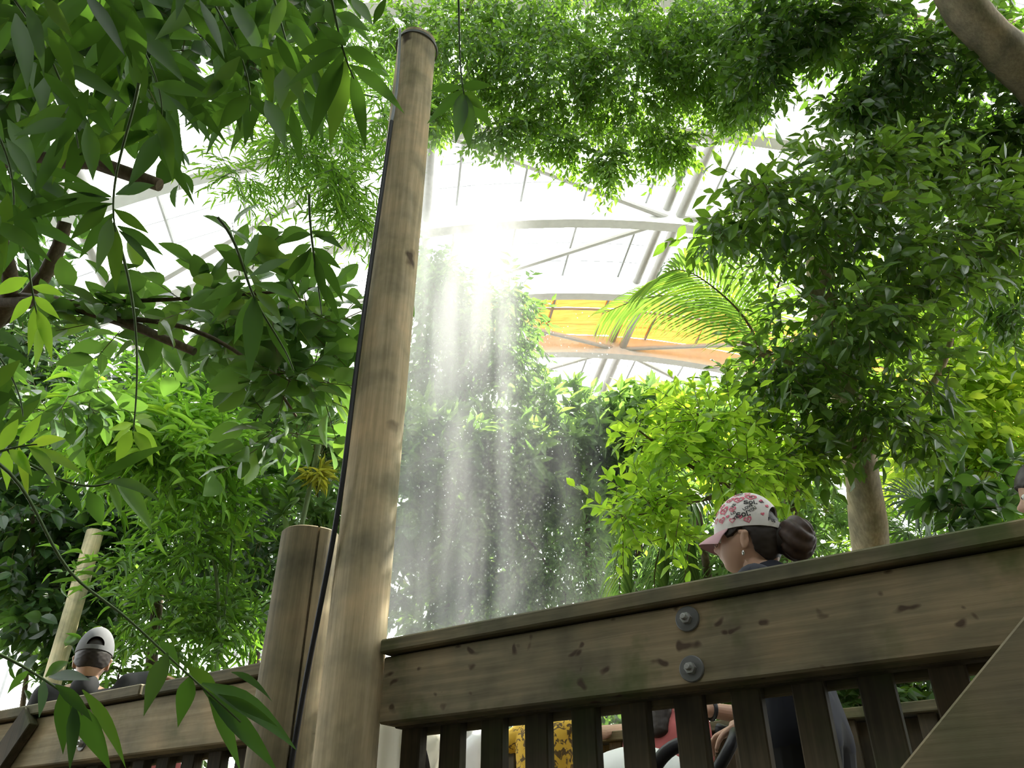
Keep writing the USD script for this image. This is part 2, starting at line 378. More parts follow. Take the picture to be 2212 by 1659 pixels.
S0R, S1R = -1.955, 3.2
rr = rthing('timber_railing', 'weathered timber railing with thick stained beam and balusters right of the tall pole', 'railing', S0R, 2.2, DECK)
part('hand_rail', rbox(rr, S0R, S1R, 2.10, 2.29, ZT - 0.048, ZT, 0.006), 'wood_cap', rr)
part('beam', rbox(rr, S0R, S1R, 2.125, 2.205, ZT - 0.272, ZT - 0.056, 0.006), 'wood_beam', rr)
part('batten', rbox(rr, S0R, S1R, 2.206, 2.25, ZT - 0.275, ZT - 0.05), 'wood_dark', rr)
part('inner_board', rbox(rr, S0R, S1R, 2.296, 2.325, ZT - 0.288, ZT - 0.06), 'wood_stringer', rr)
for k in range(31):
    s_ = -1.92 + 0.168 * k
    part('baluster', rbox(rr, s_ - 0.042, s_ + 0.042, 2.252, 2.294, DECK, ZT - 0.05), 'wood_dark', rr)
bolt(rr, -0.832, 2.125, 1.6 + 0.618); bolt(rr, -0.836, 2.125, 1.6 + 0.485)

S1L = -2.515
rl_ = rthing('timber_railing', 'timber railing with grey capped beam left of the short post', 'railing', -6, 2.2, DECK)
part('hand_rail', rbox(rl_, -3.30, S1L, 2.10, 2.29, ZT - 0.05, ZT, 0.006), 'wood_cap', rl_)
part('hand_rail', rbox(rl_, -10.0, -3.31, 2.095, 2.29, ZT - 0.045, ZT + 0.004, 0.006), 'wood_stringer', rl_)
part('beam', rbox(rl_, -10.0, S1L, 2.125, 2.205, ZT - 0.272, ZT - 0.056, 0.006), 'wood_post_h', rl_)
part('batten', rbox(rl_, -10, S1L, 2.206, 2.25, ZT - 0.275, ZT - 0.05), 'wood_dark', rl_)
part('inner_board', rbox(rl_, -10, S1L, 2.296, 2.325, ZT - 0.288, ZT - 0.06), 'wood_stringer', rl_)
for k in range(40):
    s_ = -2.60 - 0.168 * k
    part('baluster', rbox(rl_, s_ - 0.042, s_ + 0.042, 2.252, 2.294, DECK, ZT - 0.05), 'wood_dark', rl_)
bolt(rl_, rail_at(178, 1607, 2.125)[0], 2.125, rail_at(178, 1607, 2.125)[1], 0.03)
# brace of the left railing
a_s, a_z, _ = rail_at(62, 1545, 2.085); b_s, b_z, _ = rail_at(-30, 1680, 2.085)
dv = np.array([b_s - a_s, 0, b_z - a_z]); b_end = np.array([a_s, 2.10, a_z]) + dv * (a_z / (a_z - b_z))
part('brace', plank(np.array([a_s, 2.098, a_z]) - rl_.o, b_end - rl_.o, [1, 0, 0.2], 0.13, 0.045), 'wood_dark', rl_)
# far railing of the walkway
ro = rthing('timber_railing', 'far timber railing seen through the gaps between the balusters', 'railing', -3, 4.45, DECK)
part('hand_rail', rbox(ro, -10, 3.5, 4.33, 4.52, ZT - 0.05, ZT), 'wood_cap', ro)
part('beam', rbox(ro, -10, 3.5, 4.41, 4.49, ZT - 0.272, ZT - 0.056), 'wood_dark', ro)
part('lower_rail', rbox(ro, -10, 3.5, 4.41, 4.46, DECK + 0.1, DECK + 0.2), 'wood_dark', ro)
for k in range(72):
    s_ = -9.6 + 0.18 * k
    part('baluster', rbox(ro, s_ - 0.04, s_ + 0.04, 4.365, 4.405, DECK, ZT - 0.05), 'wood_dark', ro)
# posts
def log(r0, r1, h, seg=40, top='flat', wob=0.004, seed=1, flat_back=False):
    rg = np.random.default_rng(seed); nz = 40; pr = []
    zs = np.linspace(0, h, nz); v = []
    a = np.arange(seg) * 2 * np.pi / seg; ph = rg.uniform(0, 6.28, 6)
    ring = [(z, r0 + (r1 - r0) * z / h) for z in zs] + [(h + 0.006, r1 * 0.95)]
    for z, r in ring:
        rad = r + wob * (np.sin(2 * a + ph[0] + z * 0.7) + 0.6 * np.sin(3 * a + ph[1] - z) + 0.4 * np.sin(5 * a + ph[2] + 2 * z))
        v.append(np.stack([rad * np.cos(a), rad * np.sin(a), np.full(seg, z)], 1))
    v = np.vstack(v); n = len(ring); f = []
    for i in range(n - 1):
        for j in range(seg):
            q = [i * seg + j, i * seg + (j + 1) % seg, (i + 1) * seg + (j + 1) % seg, (i + 1) * seg + j]
            f += [[q[0], q[1], q[2]], [q[0], q[2], q[3]]]
    v = np.vstack([v, [[0, 0, 0]], [[0, 0, h + 0.006]]])
    for j in range(seg):
        f.append([n * seg, (j + 1) % seg, j]); f.append([n * seg + 1, (n - 1) * seg + j, (n - 1) * seg + (j + 1) % seg])
    return trimesh.Trimesh(v, np.array(f), process=False)
PS, PN, PTOP = -2.065, 2.10, 5.72
base = rp(PS, PN, 0)
tp = thing('tall_post', 'tall round timber pole with knots rising between the two railings', 'post', base)
part('pole', log(0.097, 0.112, PTOP, 48, seed=3), 'wood_pole', tp, smooth=40)
bd = T(m3.CrossSection.circle(0.122, 48).extrude(0.018) - m3.CrossSection.circle(0.113, 48).extrude(0.05).translate([0, 0, -0.01]))
bd.apply_transform(trimesh.transformations.rotation_matrix(math.radians(7), [0, 1, 0])); bd.apply_translation([0, 0, PTOP - 0.05])
part('band', bd, 'dark_metal', tp, smooth=30, label='dark metal strap round the pole top')
SPS, SPN = -2.40, 2.12
sp = thing('short_post', 'short round timber post leaning on the foot of the tall pole', 'post', rp(SPS, SPN, 0))
lg = log(0.120, 0.116, 2.795, 40, seed=7)
def on_post(px, py):
    r = ray(px, py); o = (EYE - rp(SPS, SPN, 0))[:2]; d = r[:2]; A_ = d @ d; B_ = o @ d; t = (-B_ - math.sqrt(max(B_ * B_ - A_ * (o @ o - 0.118 ** 2), 0))) / A_
    return o + d * t
gp = on_post(672, 1280); ga = math.degrees(math.atan2(gp[1], gp[0]))
lg = T(M(lg) - m3.Manifold.cube([0.05, 0.009, 2.6], True).rotate([0, 0, ga]).translate([gp[0], gp[1], 1.6]))     # the drying split down its face
part('post', lg, 'wood_post', sp, smooth=40)
bs, bz, _ = rail_at(608, 1555, 2.03)
bo = np.array([0, 0, 0.0])
# cable down the pole
def pole_pt(px, py, extra=0.024):
    """Point on the pole's near face along a sight line."""
    r = ray(px, py); o = EYE - base; c0 = o[:2]; d = r[:2]; R_ = 0.100 + extra + 0.013 * max(0, (at(px, py, 2.9)[2])) / 5.7
    A_ = d @ d; B_ = c0 @ d; C_ = c0 @ c0 - R_ * R_; disc = B_ * B_ - A_ * C_
    t = (-B_ - math.sqrt(disc)) / A_ if disc > 0 else -B_ / A_
    return EYE + r * t
cab = [pole_pt(*p) for p in ((864, 62), (862, 120), (856, 200), (846, 262))]
cab2 = [pole_pt(*p) for p in ((846, 262), (828, 390), (803, 560), (783, 700), (762, 860), (745, 1000))] + \
       [at(722, 1150, 3.0), at(701, 1262, 2.93), at(676, 1390, 2.86), at(655, 1500, 2.80), at(636, 1610, 2.74), at(612, 1760, 2.66)]
cb = thing('water_hose', 'black mist hose running down the left side of the tall pole', 'hose', cab2[-1])
part('conduit', tube(spline(cab, 20), 0.008, 8), 'conduit', cb, smooth=True, label='grey upper sleeve of the hose', off=cab2[-1])
part('hose', tube(spline(cab2, 60), 0.0105, 8), 'black_rubber', cb, smooth=True, off=cab2[-1])
BPS, BPZ, _ = rail_at(203, 1150, 4.72); 
bp = thing('round_post', 'slim pale round post standing behind the man in the grey cap', 'post', rp(rail_at(165, 1290, 4.72)[0], 4.72, 0))
part('post', log(0.10, 0.10, BPZ, 28, seed=11), 'bark_pale_post', bp, smooth=40)
# ramp stringer close to us, bottom right
e0s, e0z, _ = rail_at(1944, 1659, 1.75); e1s, e1z, _ = rail_at(2212, 1330, 1.75)
dv = unit(np.array([e1s - e0s, 0, e1z - e0z])); nrm = np.array([dv[2], 0, -dv[0]])
p0 = np.array([e0s, 1.772, e0z]) + nrm * 0.13
foot = p0 - dv * ((p0[2] - 0.09) / dv[2])
rs = rthing('ramp_stringer', 'sloping timber board crossing the bottom right corner in front of the railing', 'board', foot[0], 1.77, 0)
part('board', plank(foot - rs.o, p0 + dv * 2.2 - rs.o, nrm, 0.26, 0.045), 'wood_stringer', rs)

# ------------------------------------------------------------------ people
plain('skin', (0.56, 0.34, 0.24), 0.5, 0.06); plain('skin_tan', (0.50, 0.30, 0.20), 0.5, 0.06)
plain('hair_dark', (0.022, 0.014, 0.011), 0.5, 0.3, 60); plain('hair_brown', (0.05, 0.026, 0.017), 0.5, 0.35, 60)
plain('cloth_navy', (0.018, 0.020, 0.032), 0.85); plain('cloth_black', (0.02, 0.02, 0.022), 0.85); plain('cloth_white', (0.78, 0.77, 0.78), 0.8, 0.05)
plain('cloth_cream', (0.62, 0.58, 0.48), 0.85, 0.06); plain('cloth_grey', (0.60, 0.59, 0.54), 0.85, 0.06); plain('cloth_red', (0.46, 0.12, 0.12), 0.85)
plain('cloth_denim', (0.05, 0.07, 0.12), 0.85); plain('cap_grey', (0.20, 0.20, 0.21), 0.9); plain('cap_print', (0.78, 0.74, 0.72), 0.8, 0.03)
plain('cap_brim', (0.62, 0.38, 0.42), 0.8, 0.05)
plain('print_pink', (0.72, 0.16, 0.24), 0.8, 0.05); plain('print_black', (0.03, 0.03, 0.035), 0.8); plain('print_white', (0.8, 0.76, 0.75), 0.8)
plain('silver', (0.7, 0.7, 0.7), 0.25, metallic=0.9); plain('eye_white', (0.8, 0.8, 0.78), 0.3); plain('iris', (0.06, 0.035, 0.02), 0.3)
plain('stroller_white', (0.82, 0.84, 0.82), 0.6, 0.03); plain('red_plastic', (0.65, 0.05, 0.05), 0.4); plain('shoe', (0.08, 0.08, 0.085), 0.7)
mat('cloth_yellow', {'co': ('texture_coordinate', {}), 'n': ('noise_texture', {'scale': 26.0, 'detail': 3.0, 'distortion': 1.4}),
                     'r': ('rgb_ramp', {'ramp': [(0.0, (0.60, 0.36, 0.03)), (0.54, (0.62, 0.38, 0.03)), (0.60, (0.10, 0.06, 0.015)), (1.0, (0.08, 0.05, 0.01))]}),
                     'p': ('principled_bsdf', {'roughness': 0.8})}, [('co.object', 'n.vector'), ('n.fac', 'r.fac'), ('r.color', 'p.base_color')], 'p.BSDF')

def ball(c, r, seg=24):
    r = np.broadcast_to(np.asarray(r, float), (3,))
    return m3.Manifold.sphere(1.0, seg).scale(r.tolist()).translate(np.asarray(c, float).tolist())
def bone(a, ra, b, rb, seg=20):
    return m3.Manifold.batch_hull([ball(a, ra, seg), ball(b, rb, seg)])
def blob(bones, edge=0.02, it=8):
    m = T(m3.Manifold.batch_boolean(bones, m3.OpType.Add).refine_to_length(edge))
    m.merge_vertices(); trimesh.smoothing.filter_taubin(m, 0.5, 0.53, it)
    return m
def head_mesh(scale=1.0):
    m = trimesh.creation.icosphere(subdivisions=4); p = np.array(m.vertices)
    x, y, z = p.T.copy()
    jaw = np.clip(-z, 0, 1)
    X = x * 0.098 * (1 - 0.12 * jaw ** 2); Y = y * 0.076 * (1 - 0.34 * jaw ** 1.6); Z = z * 0.118
    X = X + np.where(x > 0, 0.016 * jaw ** 1.2, -0.030 * jaw ** 1.5)
    def bump(cx_, cy_, cz_, w, a): return a * np.exp(-((x - cx_) ** 2 + (y - cy_) ** 2 + (z - cz_) ** 2) / (w * w))
    X += bump(0.98, 0, -0.18, 0.13, 0.020) + bump(1, 0, -0.05, 0.10, 0.008) - bump(0.9, 0.36, 0.05, 0.2, 0.012) - bump(0.9, -0.36, 0.05, 0.2, 0.012)
    X += bump(0.9, 0, -0.45, 0.13, 0.008) - bump(0.88, 0, -0.52, 0.07, 0.006) + bump(0.7, 0, -0.75, 0.2, 0.008)
    m.vertices = np.stack([X, Y, Z], 1) * scale
    return m
def ear(side, k):
    e = [bone([-0.004, side * 0.070, -0.040], 0.009, [-0.012, side * 0.080, -0.002], 0.012), ball([-0.008, side * 0.079, -0.020], [0.014, 0.006, 0.03]),
         bone([-0.012, side * 0.080, 0.000], 0.010, [0.004, side * 0.078, 0.006], 0.006)]
    return m3.Manifold.batch_boolean(e, m3.OpType.Add).scale([k] * 3)
def hand_bones(w, d, up, k=1.0, curl=0.6, side=1):
    """Palm, four fingers and a thumb from the wrist w, pointing along d; up is the back of the hand."""
    w = np.asarray(w, float); d = unit(d); up = unit(np.asarray(up) - d * (np.asarray(up) @ d)); s = np.cross(up, d) * side
    out = []; palm = []
    for o in (-0.03, -0.01, 0.012, 0.03):
        palm.append(ball(w + (d * 0.082 + s * o) * k, 0.0115 * k, 12))
    palm += [ball(w + s * 0.018 * k, 0.016 * k, 12), ball(w - s * 0.018 * k, 0.016 * k, 12)]
    out.append(m3.Manifold.batch_hull(palm))
    for o, L in ((-0.031, 0.058), (-0.0105, 0.072), (0.011, 0.078), (0.032, 0.070)):
        p = w + (d * 0.082 + s * o) * k; dd = d.copy()
        for j, fr in enumerate((0.45, 0.32, 0.23)):
            a = curl * (0.5 + 0.5 * j); dd = unit(dd * math.cos(a) - up * math.sin(a)); q = p + dd * L * fr * k
            out.append(bone(p, (0.0092 - 0.0008 * j) * k, q, (0.0086 - 0.001 * j) * k, 10)); p = q
    p = w + (d * 0.022 + s * 0.028) * k; dd = unit(d * 0.7 + s * 0.75 - up * 0.25)
    for j, L in enumerate((0.036, 0.03, 0.024)):
        q = p + dd * L * k; out.append(bone(p, (0.0115 - 0.001 * j) * k, q, (0.0105 - 0.0012 * j) * k, 10)); p = q
        dd = unit(dd - up * 0.35 * curl - s * 0.3 * curl)
    return out
def person(label, head, heading, look, arms, pitch=0.0, yaw=0.0, lean=0.0, feet=DECK, group=None, hscale=1.0):
    """head: world centre of the head; heading: facing; arms: {side: (elbow, wrist, hand dir, hand back, curl)} as world points (side 1 = left)."""
    head = np.asarray(head, float); fwd = unit([heading[0], heading[1], 0]); left = np.cross([0, 0, 1.0], fwd)
    H = (head[2] - feet) / 0.925; basexy = head - fwd * (0.02 * H + lean) ; root = np.array([basexy[0], basexy[1], feet])
    x = thing('person', label, 'person', root, group=group)
    def P(f, l, u): return fwd * (f * H + lean * max(0, (u - 0.5) / 0.42) ** 1.2) + left * l * H + np.array([0, 0, u * H])
    B = []; Sh = []; Tr = []; So = []
    hc = head - root; nb_ = P(-0.005, 0, 0.82)
    for s in (-1, 1):
        for lst, g_ in ((B, 0), (Sh, 0.010)):
            lst.append(m3.Manifold.batch_hull([ball(P(0, 0.055 * s, 0.755), 0.062 * H + g_), ball(P(0, 0.045 * s, 0.62), 0.052 * H + g_), ball(P(0, 0, 0.70), 0.06 * H + g_)]))
            lst.append(bone(P(0, 0.055 * s, 0.765), 0.058 * H + g_, P(0, 0.105 * s, 0.795), 0.036 * H + g_))
            lst.append(m3.Manifold.batch_hull([ball(P(0, 0.045 * s, 0.62), 0.052 * H + g_), ball(P(0, 0.05 * s, 0.52), 0.062 * H + g_), ball(P(0, 0, 0.56), 0.06 * H + g_)]))
        for lst, g_ in ((B, 0), (Tr, 0.012)):
            lst.append(bone(P(0, 0.05 * s, 0.51), 0.058 * H + g_, P(0.01, 0.058 * s, 0.285), 0.036 * H + g_))
            lst.append(bone(P(0.01, 0.058 * s, 0.285), 0.036 * H + g_, P(-0.005, 0.06 * s, 0.05 if lst is B else 0.07), 0.025 * H + g_))
        Tr.append(m3.Manifold.batch_hull([ball(P(0, 0.05 * s, 0.52), 0.068 * H), ball(P(0, 0, 0.55), 0.066 * H)]))
        B.append(bone(P(-0.01, 0.06 * s, 0.03), 0.022 * H, P(0.08, 0.068 * s, 0.018), 0.016 * H))
        So.append(bone(P(-0.015, 0.06 * s, 0.030), 0.028 * H, P(0.085, 0.07 * s, 0.022), 0.021 * H))
        sh = P(0, 0.108 * s, 0.79)
        if s in arms:
            el, wr, hd, hb, curl = arms[s]; el = np.asarray(el) - root; wr = np.asarray(wr) - root
        else:
            el = P(-0.01, 0.13 * s, 0.62); wr = P(0.03, 0.13 * s, 0.475); hd = np.array([0, 0, -1.0]) + 0.2 * fwd; hb = left * s; curl = 0.3
        B.append(bone(sh, 0.034 * H, el, 0.026 * H)); B.append(bone(el, 0.027 * H, wr, 0.017 * H))
        sl = look.get('sleeve', 0.6)
        if sl <= 1: Sh.append(bone(sh, 0.036 * H + 0.01, sh + (el - sh) * sl, 0.030 * H + 0.012))
        else:
            Sh.append(bone(sh, 0.036 * H + 0.01, el, 0.028 * H + 0.012)); Sh.append(bone(el, 0.028 * H + 0.012, el + (wr - el) * (sl - 1), 0.02 * H + 0.012))
        hk = H / 1.72
        B += hand_bones(wr + unit(wr - el) * 0.0, hd, hb, hk, curl, s)
    Sh.append(bone(nb_ - [0, 0, 0.01 * H], 0.05 * H, nb_ + [0, 0, 0.012 * H] + fwd * 0.004, 0.043 * H))
    B.append(bone(nb_, 0.036 * H, hc + np.array([0, 0, -0.05 * H]) - fwd * 0.01, 0.034 * H))
    B.append(m3.Manifold.batch_hull([ball(nb_, 0.036 * H), ball(P(0, 0.06, 0.80), 0.03 * H), ball(P(0, -0.06, 0.80), 0.03 * H)]))
    cy, sy, cp, sp_ = math.cos(yaw), math.sin(yaw), math.cos(pitch), math.sin(pitch)
    f2 = fwd * cy + left * sy; l2 = np.cross([0, 0, 1.0], f2); f3 = f2 * cp - np.array([0, 0, sp_]); u3 = np.cross(f3, l2)
    R4 = np.eye(4); R4[:3, 0] = f3; R4[:3, 1] = l2; R4[:3, 2] = u3; R4[:3, 3] = hc
    k = hscale * (0.72 + 0.28 * H / 1.7)
    def HT(m_):
        m_ = T(m_).copy(); m_.apply_transform(R4); return m_
    body = blob(B, 0.022, 6)
    hm = head_mesh(k)
    full = M(body) + M(HT(hm)) + M(HT(ear(1, k))) + M(HT(ear(-1, k)))
    part('body', T(full), look.get('skin', 'skin'), x, smooth=60)
    def cloth(bones, name, mt, edge=0.03, amp=0.006, fr=9.0):
        m_ = blob(bones, edge, 5); n_ = m_.vertex_normals
        m_.vertices = m_.vertices + n_ * ((meshkit.noise(m_.vertices * fr) * amp)[:, None])
        return part(name, m_, mt, x, smooth=60)
    cloth(Sh, look.get('top_name', 'shirt'), look['top']); cloth(Tr, 'trousers', look.get('trousers', 'cloth_denim')); cloth(So, 'shoes', 'shoe', amp=0)
    for s in (-1, 1):
        e = trimesh.creation.icosphere(subdivisions=2, radius=0.011 * k); e.apply_translation(np.array([0.083, 0.030 * s, 0.004]) * k); part('eye', HT(e), 'eye_white', x, smooth=True)
        e = trimesh.creation.icosphere(subdivisions=2, radius=0.006 * k); e.apply_translation(np.array([0.0895, 0.030 * s, 0.004]) * k); part('iris', HT(e), 'iris', x, smooth=True)
    return x, HT, k, P
def hair_cap(k, length=0.0, front=0.0, low=0.0):
    """Hair over the skull: follows the hairline at brow, ear and nape."""
    o = ball([0, 0, 0.004], [0.107, 0.085, 0.126], 56)
    prof = np.array([(.115, .07), (.085, .045), (.064, .020), (.050, -.004), (.030, -.002), (.014, .012), (-.004, .018), (-.024, .010), (-.030, -.005), (-.036, -.045), (-.060, -.068), (-.13, -.075), (-.14, .14), (.07, .15)])
    prof[:, 0] += front; prof[7:12, 1] += low
    m_ = o ^ m3.CrossSection([prof[::-1].tolist()], m3.FillRule.NonZero).extrude(0.3).translate([0, 0, -0.15]).rotate([90, 0, 0])
    if length: m_ = m_ + (m3.Manifold.batch_hull([ball([-0.05, 0, -0.02], [0.055, 0.075, 0.04]), ball([-0.085, 0, -0.06 - length], [0.03, 0.055, 0.03])]))
    m_ = T(m_.scale([k] * 3).refine_to_length(0.008)); m_.merge_vertices(); trimesh.smoothing.filter_taubin(m_, 0.5, 0.53, 4)
    m_.vertices = m_.vertices + m_.vertex_normals * (meshkit.noise(m_.vertices * [45, 45, 90]) * 0.003)[:, None]
    return m_
CAP_R = np.array([0.1110, 0.0890, 0.130]); CAP_Z = 0.020
def cap_shell(k, hole_r=0.056):
    o = ball([0, 0, CAP_Z + 0.012], CAP_R, 64) - ball([0, 0, CAP_Z + 0.012], CAP_R - 0.004, 64)
    o = o - m3.Manifold.cube([0.4, 0.4, 0.4]).translate([-0.2, -0.2, CAP_Z - 0.4])
    hole = m3.Manifold.cylinder(0.12, hole_r, hole_r, 40).rotate([0, -90, 0]).translate([-0.035, 0, CAP_Z + 0.024])
    hole = hole - m3.Manifold.cube([0.4, 0.4, 0.2]).translate([-0.2, -0.2, CAP_Z + 0.022 - 0.2])
    return T((o - hole).scale([k] * 3))
def cap_brim(k):
    v = []; n = 25; up_ = []
    for i in range(n):
        a = math.radians(-68 + 136 * i / (n - 1))
        inner = np.array([CAP_R[0] * math.cos(a), CAP_R[1] * math.sin(a), CAP_Z]); L = 0.055 * math.cos(a * 0.92) ** 0.6
        outer = np.array([inner[0] + L, inner[1] * 1.02, CAP_Z - 0.012 - 0.030 * (math.sin(a)) ** 2 - 0.006])
        mid = (inner + outer) / 2 + np.array([0, 0, 0.004])
        for q in (inner, mid, outer): v += [q, q - [0, 0, 0.0035]]
    f = []
    for i in range(n - 1):
        o = 6 * i; q = o + 6
        for a, b in ((0, 2), (2, 4)): f += [[o + a, o + b, q + b], [o + a, q + b, q + a], [o + a + 1, q + b + 1, o + b + 1], [o + a + 1, q + a + 1, q + b + 1]]
        f += [[o + 4, o + 5, q + 5], [o + 4, q + 5, q + 4], [o, q + 1, o + 1], [o, q, q + 1]]
    return trimesh.Trimesh(np.array(v) * k, np.array(f), process=False)
def on_cap(m2, az, z, rot, k, lift=0.0012):
    """Wraps a flat print (x right, y up) on the cap, centred at azimuth az (radians from the front towards the left) and height z."""
    p = np.array(m2.vertices); c, s = math.cos(rot), math.sin(rot); px_, py_ = p[:, 0] * c - p[:, 1] * s, p[:, 0] * s + p[:, 1] * c
    R_ = CAP_R[1] + 0.012; ph0 = math.asin(min(z / CAP_R[2], 0.99)); ph = ph0 + py_ / CAP_R[2]; th = az + px_ / (R_ * max(math.cos(ph0), 0.3))
    r = CAP_R + lift + p[:, 2:3]
    out = np.stack([r[:, 0] * np.cos(ph) * np.cos(th), r[:, 1] * np.cos(ph) * np.sin(th), CAP_Z + 0.012 + r[:, 2] * np.sin(ph)], 1) * k
    return trimesh.Trimesh(out, m2.faces, process=False)
def heart(size):
    t = np.linspace(0, 2 * np.pi, 40, endpoint=False)
    return sg.Polygon(np.stack([16 * np.sin(t) ** 3, 13 * np.cos(t) - 5 * np.cos(2 * t) - 2 * np.cos(3 * t) - np.cos(4 * t)], 1) * size / 32)
def flat(poly, d=0.0004):
    return trimesh.creation.extrude_polygon(poly, d)

# woman walking along the deck with the stroller, seen from behind her left shoulder
wh = at(1618, 1168, 2.76)
lw = at(1590, 1572, 2.86); le = at(1722, 1545, 2.84); rw = at(1528, 1533, 3.08); re_ = at(1700, 1560, 3.15)
woman, HT, k, PW = person('person in white heart-print cap with brown hair bun and navy top', wh, -U,
    {'top': 'cloth_navy', 'sleeve': 0.75, 'trousers': 'cloth_black', 'skin': 'skin'},
    {1: (le, lw, -U + [0, 0, -0.35], [0.1, -0.2, 1], 0.75), -1: (re_, rw, -U * 0.6 + [0, 0, -0.6], [-0.3, -0.2, 0.8], 0.7)}, pitch=math.radians(-4), yaw=math.radians(2), lean=0.05, hscale=1.08)
part('hair', HT(hair_cap(k, 0, 0.0, -0.012)), 'hair_dark', woman, smooth=60)
bun = trimesh.creation.icosphere(subdivisions=4); v = np.array(bun.vertices)
ang = np.arctan2(v[:, 1], v[:, 2]); v = v * (1 + 0.05 * np.sin(ang * 7 + v[:, 0] * 6) + 0.05 * meshkit.noise(v * 4))[:, None]
bun.vertices = (v * [0.056, 0.052, 0.070] + [-0.150, 0, -0.012]) * k
part('hair_bun', HT(bun), 'hair_brown', woman, smooth=True, label='brown hair bun behind the cap')
part('hair_base', HT(T(m3.Manifold.batch_hull([ball([-0.09, 0, -0.01], [0.02, 0.035, 0.045]), ball([-0.135, 0, -0.012], [0.03, 0.042, 0.055])]).scale([k] * 3))), 'hair_dark', woman, smooth=60)
part('cap', HT(cap_shell(k)), 'cap_print', woman, smooth=30, label='white cap printed with pink hearts and black words')
part('cap_brim', HT(cap_brim(k)), 'cap_brim', woman, smooth=40)
rg = np.random.default_rng(5)
D_ = math.radians
hearts = [(52, .098, .030, .2), (76, .092, .036, -.1), (104, .100, .038, -.2), (46, .058, .036, .35), (66, .054, .024, .1), (34, .080, .024, .1), (66, .012, .020, 0), (92, .008, .024, .3), (44, .022, .026, .2),
          (124, .082, .016, .7), (132, .062, .014, .4), (118, .028, .012, .2), (26, .030, .022, 0), (20, .06, .024, .2), (80, .020, .015, .1), (57, .030, .012, .2), (100, .118, .020, .2), (64, .116, .020, 0), (176, .012, .020, 0), (-30, .05, .03, 0), (-60, .03, .03, .2), (-90, .08, .03, .1), (-120, .03, .03, 0)]
hp = []; hw = []
for i, (az, z, sz, ro_) in enumerate(hearts):
    h_ = heart(sz)
    if sz > 0.017:
        hp.append(on_cap(flat(h_.difference(sa.scale(h_, 0.66, 0.66))), -math.pi * 0 + D_(az + 12), z * 0.93, ro_ + math.pi * 0, k))
        if sz > 0.022: hp.append(on_cap(flat(sa.scale(h_, 0.28, 0.28)), D_(az + 12), z * 0.93, ro_, k))
    else: hp.append(on_cap(flat(h_), D_(az + 12), z * 0.93, ro_, k))
for h_ in hp: part('printed_heart', HT(h_), 'print_pink', woman)
wp = []
for txt, az, z, h_, ro_ in (('Sol.', 112, .070, .0165, -.05), ('Sol.', 97, .027, .0175, .12), ('LOVE', 106, .051, .0095, .6), ('YOU', 113, .042, .0095, .6), ('Fus', 146, .009, .012, -.1), ('LOVE', 78, .118, .009, -.2), ('YOU', 84, .110, .008, -.2),
                            ('XE', 79, .064, .010, 1.1), ('YE', 84, .018, .010, .7), ('Hi', 116, .093, .008, 0), ('LO', 80, .036, .009, .2), ('Hi', 136, .072, .010, .3), ('LOVE YOU', -60, .06, .009, 0), ('Sol.', -100, .03, .012, 0), ('Sol.', 12, .04, .012, 0)):
    tm = meshkit.text_mesh(txt, h_, 0.0004, True); tm.apply_translation([-tm.bounds[:, 0].mean(), -tm.bounds[:, 1].mean(), 0])
    wp.append(on_cap(tm, D_(az), z, ro_, k, 0.0016))
for h_ in wp: part('printed_word', HT(h_), 'print_black', woman)
er = trimesh.creation.icosphere(subdivisions=2, radius=0.0045); er.apply_scale([1, 1, 2.2]); er.apply_translation([0.0, 0.076 * k, -0.064 * k]); part('earring', HT(er), 'silver', woman, smooth=True)
gl = [tube([np.array([0.102, 0.034 * s, 0.0]) * k + k * np.array([0.0, 0.024 * math.cos(a), 0.019 * math.sin(a)]) for a in np.linspace(0, 2 * math.pi, 25)], 0.0013, 6) for s in (-1, 1)]
gl += [tube(np.array([[0.102, 0.058 * s, 0.006], [0.05, 0.076 * s, 0.012], [0.0, 0.080 * s, 0.012]]) * k, 0.0013, 6) for s in (-1, 1)] + [tube(np.array([[0.102, -0.01, 0.004], [0.106, 0, 0.006], [0.102, 0.01, 0.004]]) * k, 0.0013, 6)]
part('glasses', HT(cat_mesh(gl)), 'silver', woman, smooth=40)
wr_l = rw - woman.base; fd = unit(rw - re_); ref = unit(np.cross(fd, [0, 0, 1.0])); ref2 = np.cross(ref, fd)
wt = [wr_l - fd * 0.02 + 0.033 * (math.cos(a) * ref + math.sin(a) * ref2) for a in np.linspace(0, 2 * math.pi, 21)]
part('wristwatch', tube(wt, 0.008, 8), 'black_rubber', woman, smooth=40, label='dark wristwatch with shiny face')
wf = trimesh.creation.icosphere(subdivisions=2, radius=0.014); wf.apply_scale([1, 1, 0.5]); wf.apply_translation(wr_l - fd * 0.02 + ref2 * 0.038); part('watch_face', wf, 'silver', woman, smooth=True)

# man in a grey cap behind the left rail
mh = at(200, 1425, 4.6)
man, HT, k, PM = person('person in a grey cap and black top seen from behind at the left railing', mh, unit([-0.40, 0.9, 0]),
    {'top': 'cloth_black', 'sleeve': 1.7, 'trousers': 'cloth_denim', 'skin': 'skin_tan'},
    {-1: (at(275, 1478, 4.6), at(340, 1462, 5.0), N, [0, 0, 1], 0.4)}, pitch=math.radians(6), hscale=1.15)
part('hair', HT(hair_cap(k, 0, 0.0, 0.01)), 'hair_dark', man, smooth=60)
part('cap', HT(cap_shell(k, 0.040)), 'cap_grey', man, smooth=30, label='grey baseball cap with an opening at the back')
part('cap_brim', HT(cap_brim(k)), 'cap_grey', man, smooth=40)
bt = trimesh.creation.icosphere(subdivisions=2, radius=0.008); bt.apply_scale([1, 1, 0.6]); bt.apply_translation([0, 0, (CAP_Z + 0.012 + CAP_R[2] + 0.003) * k]); part('cap_button', HT(bt), 'silver', man, smooth=True)
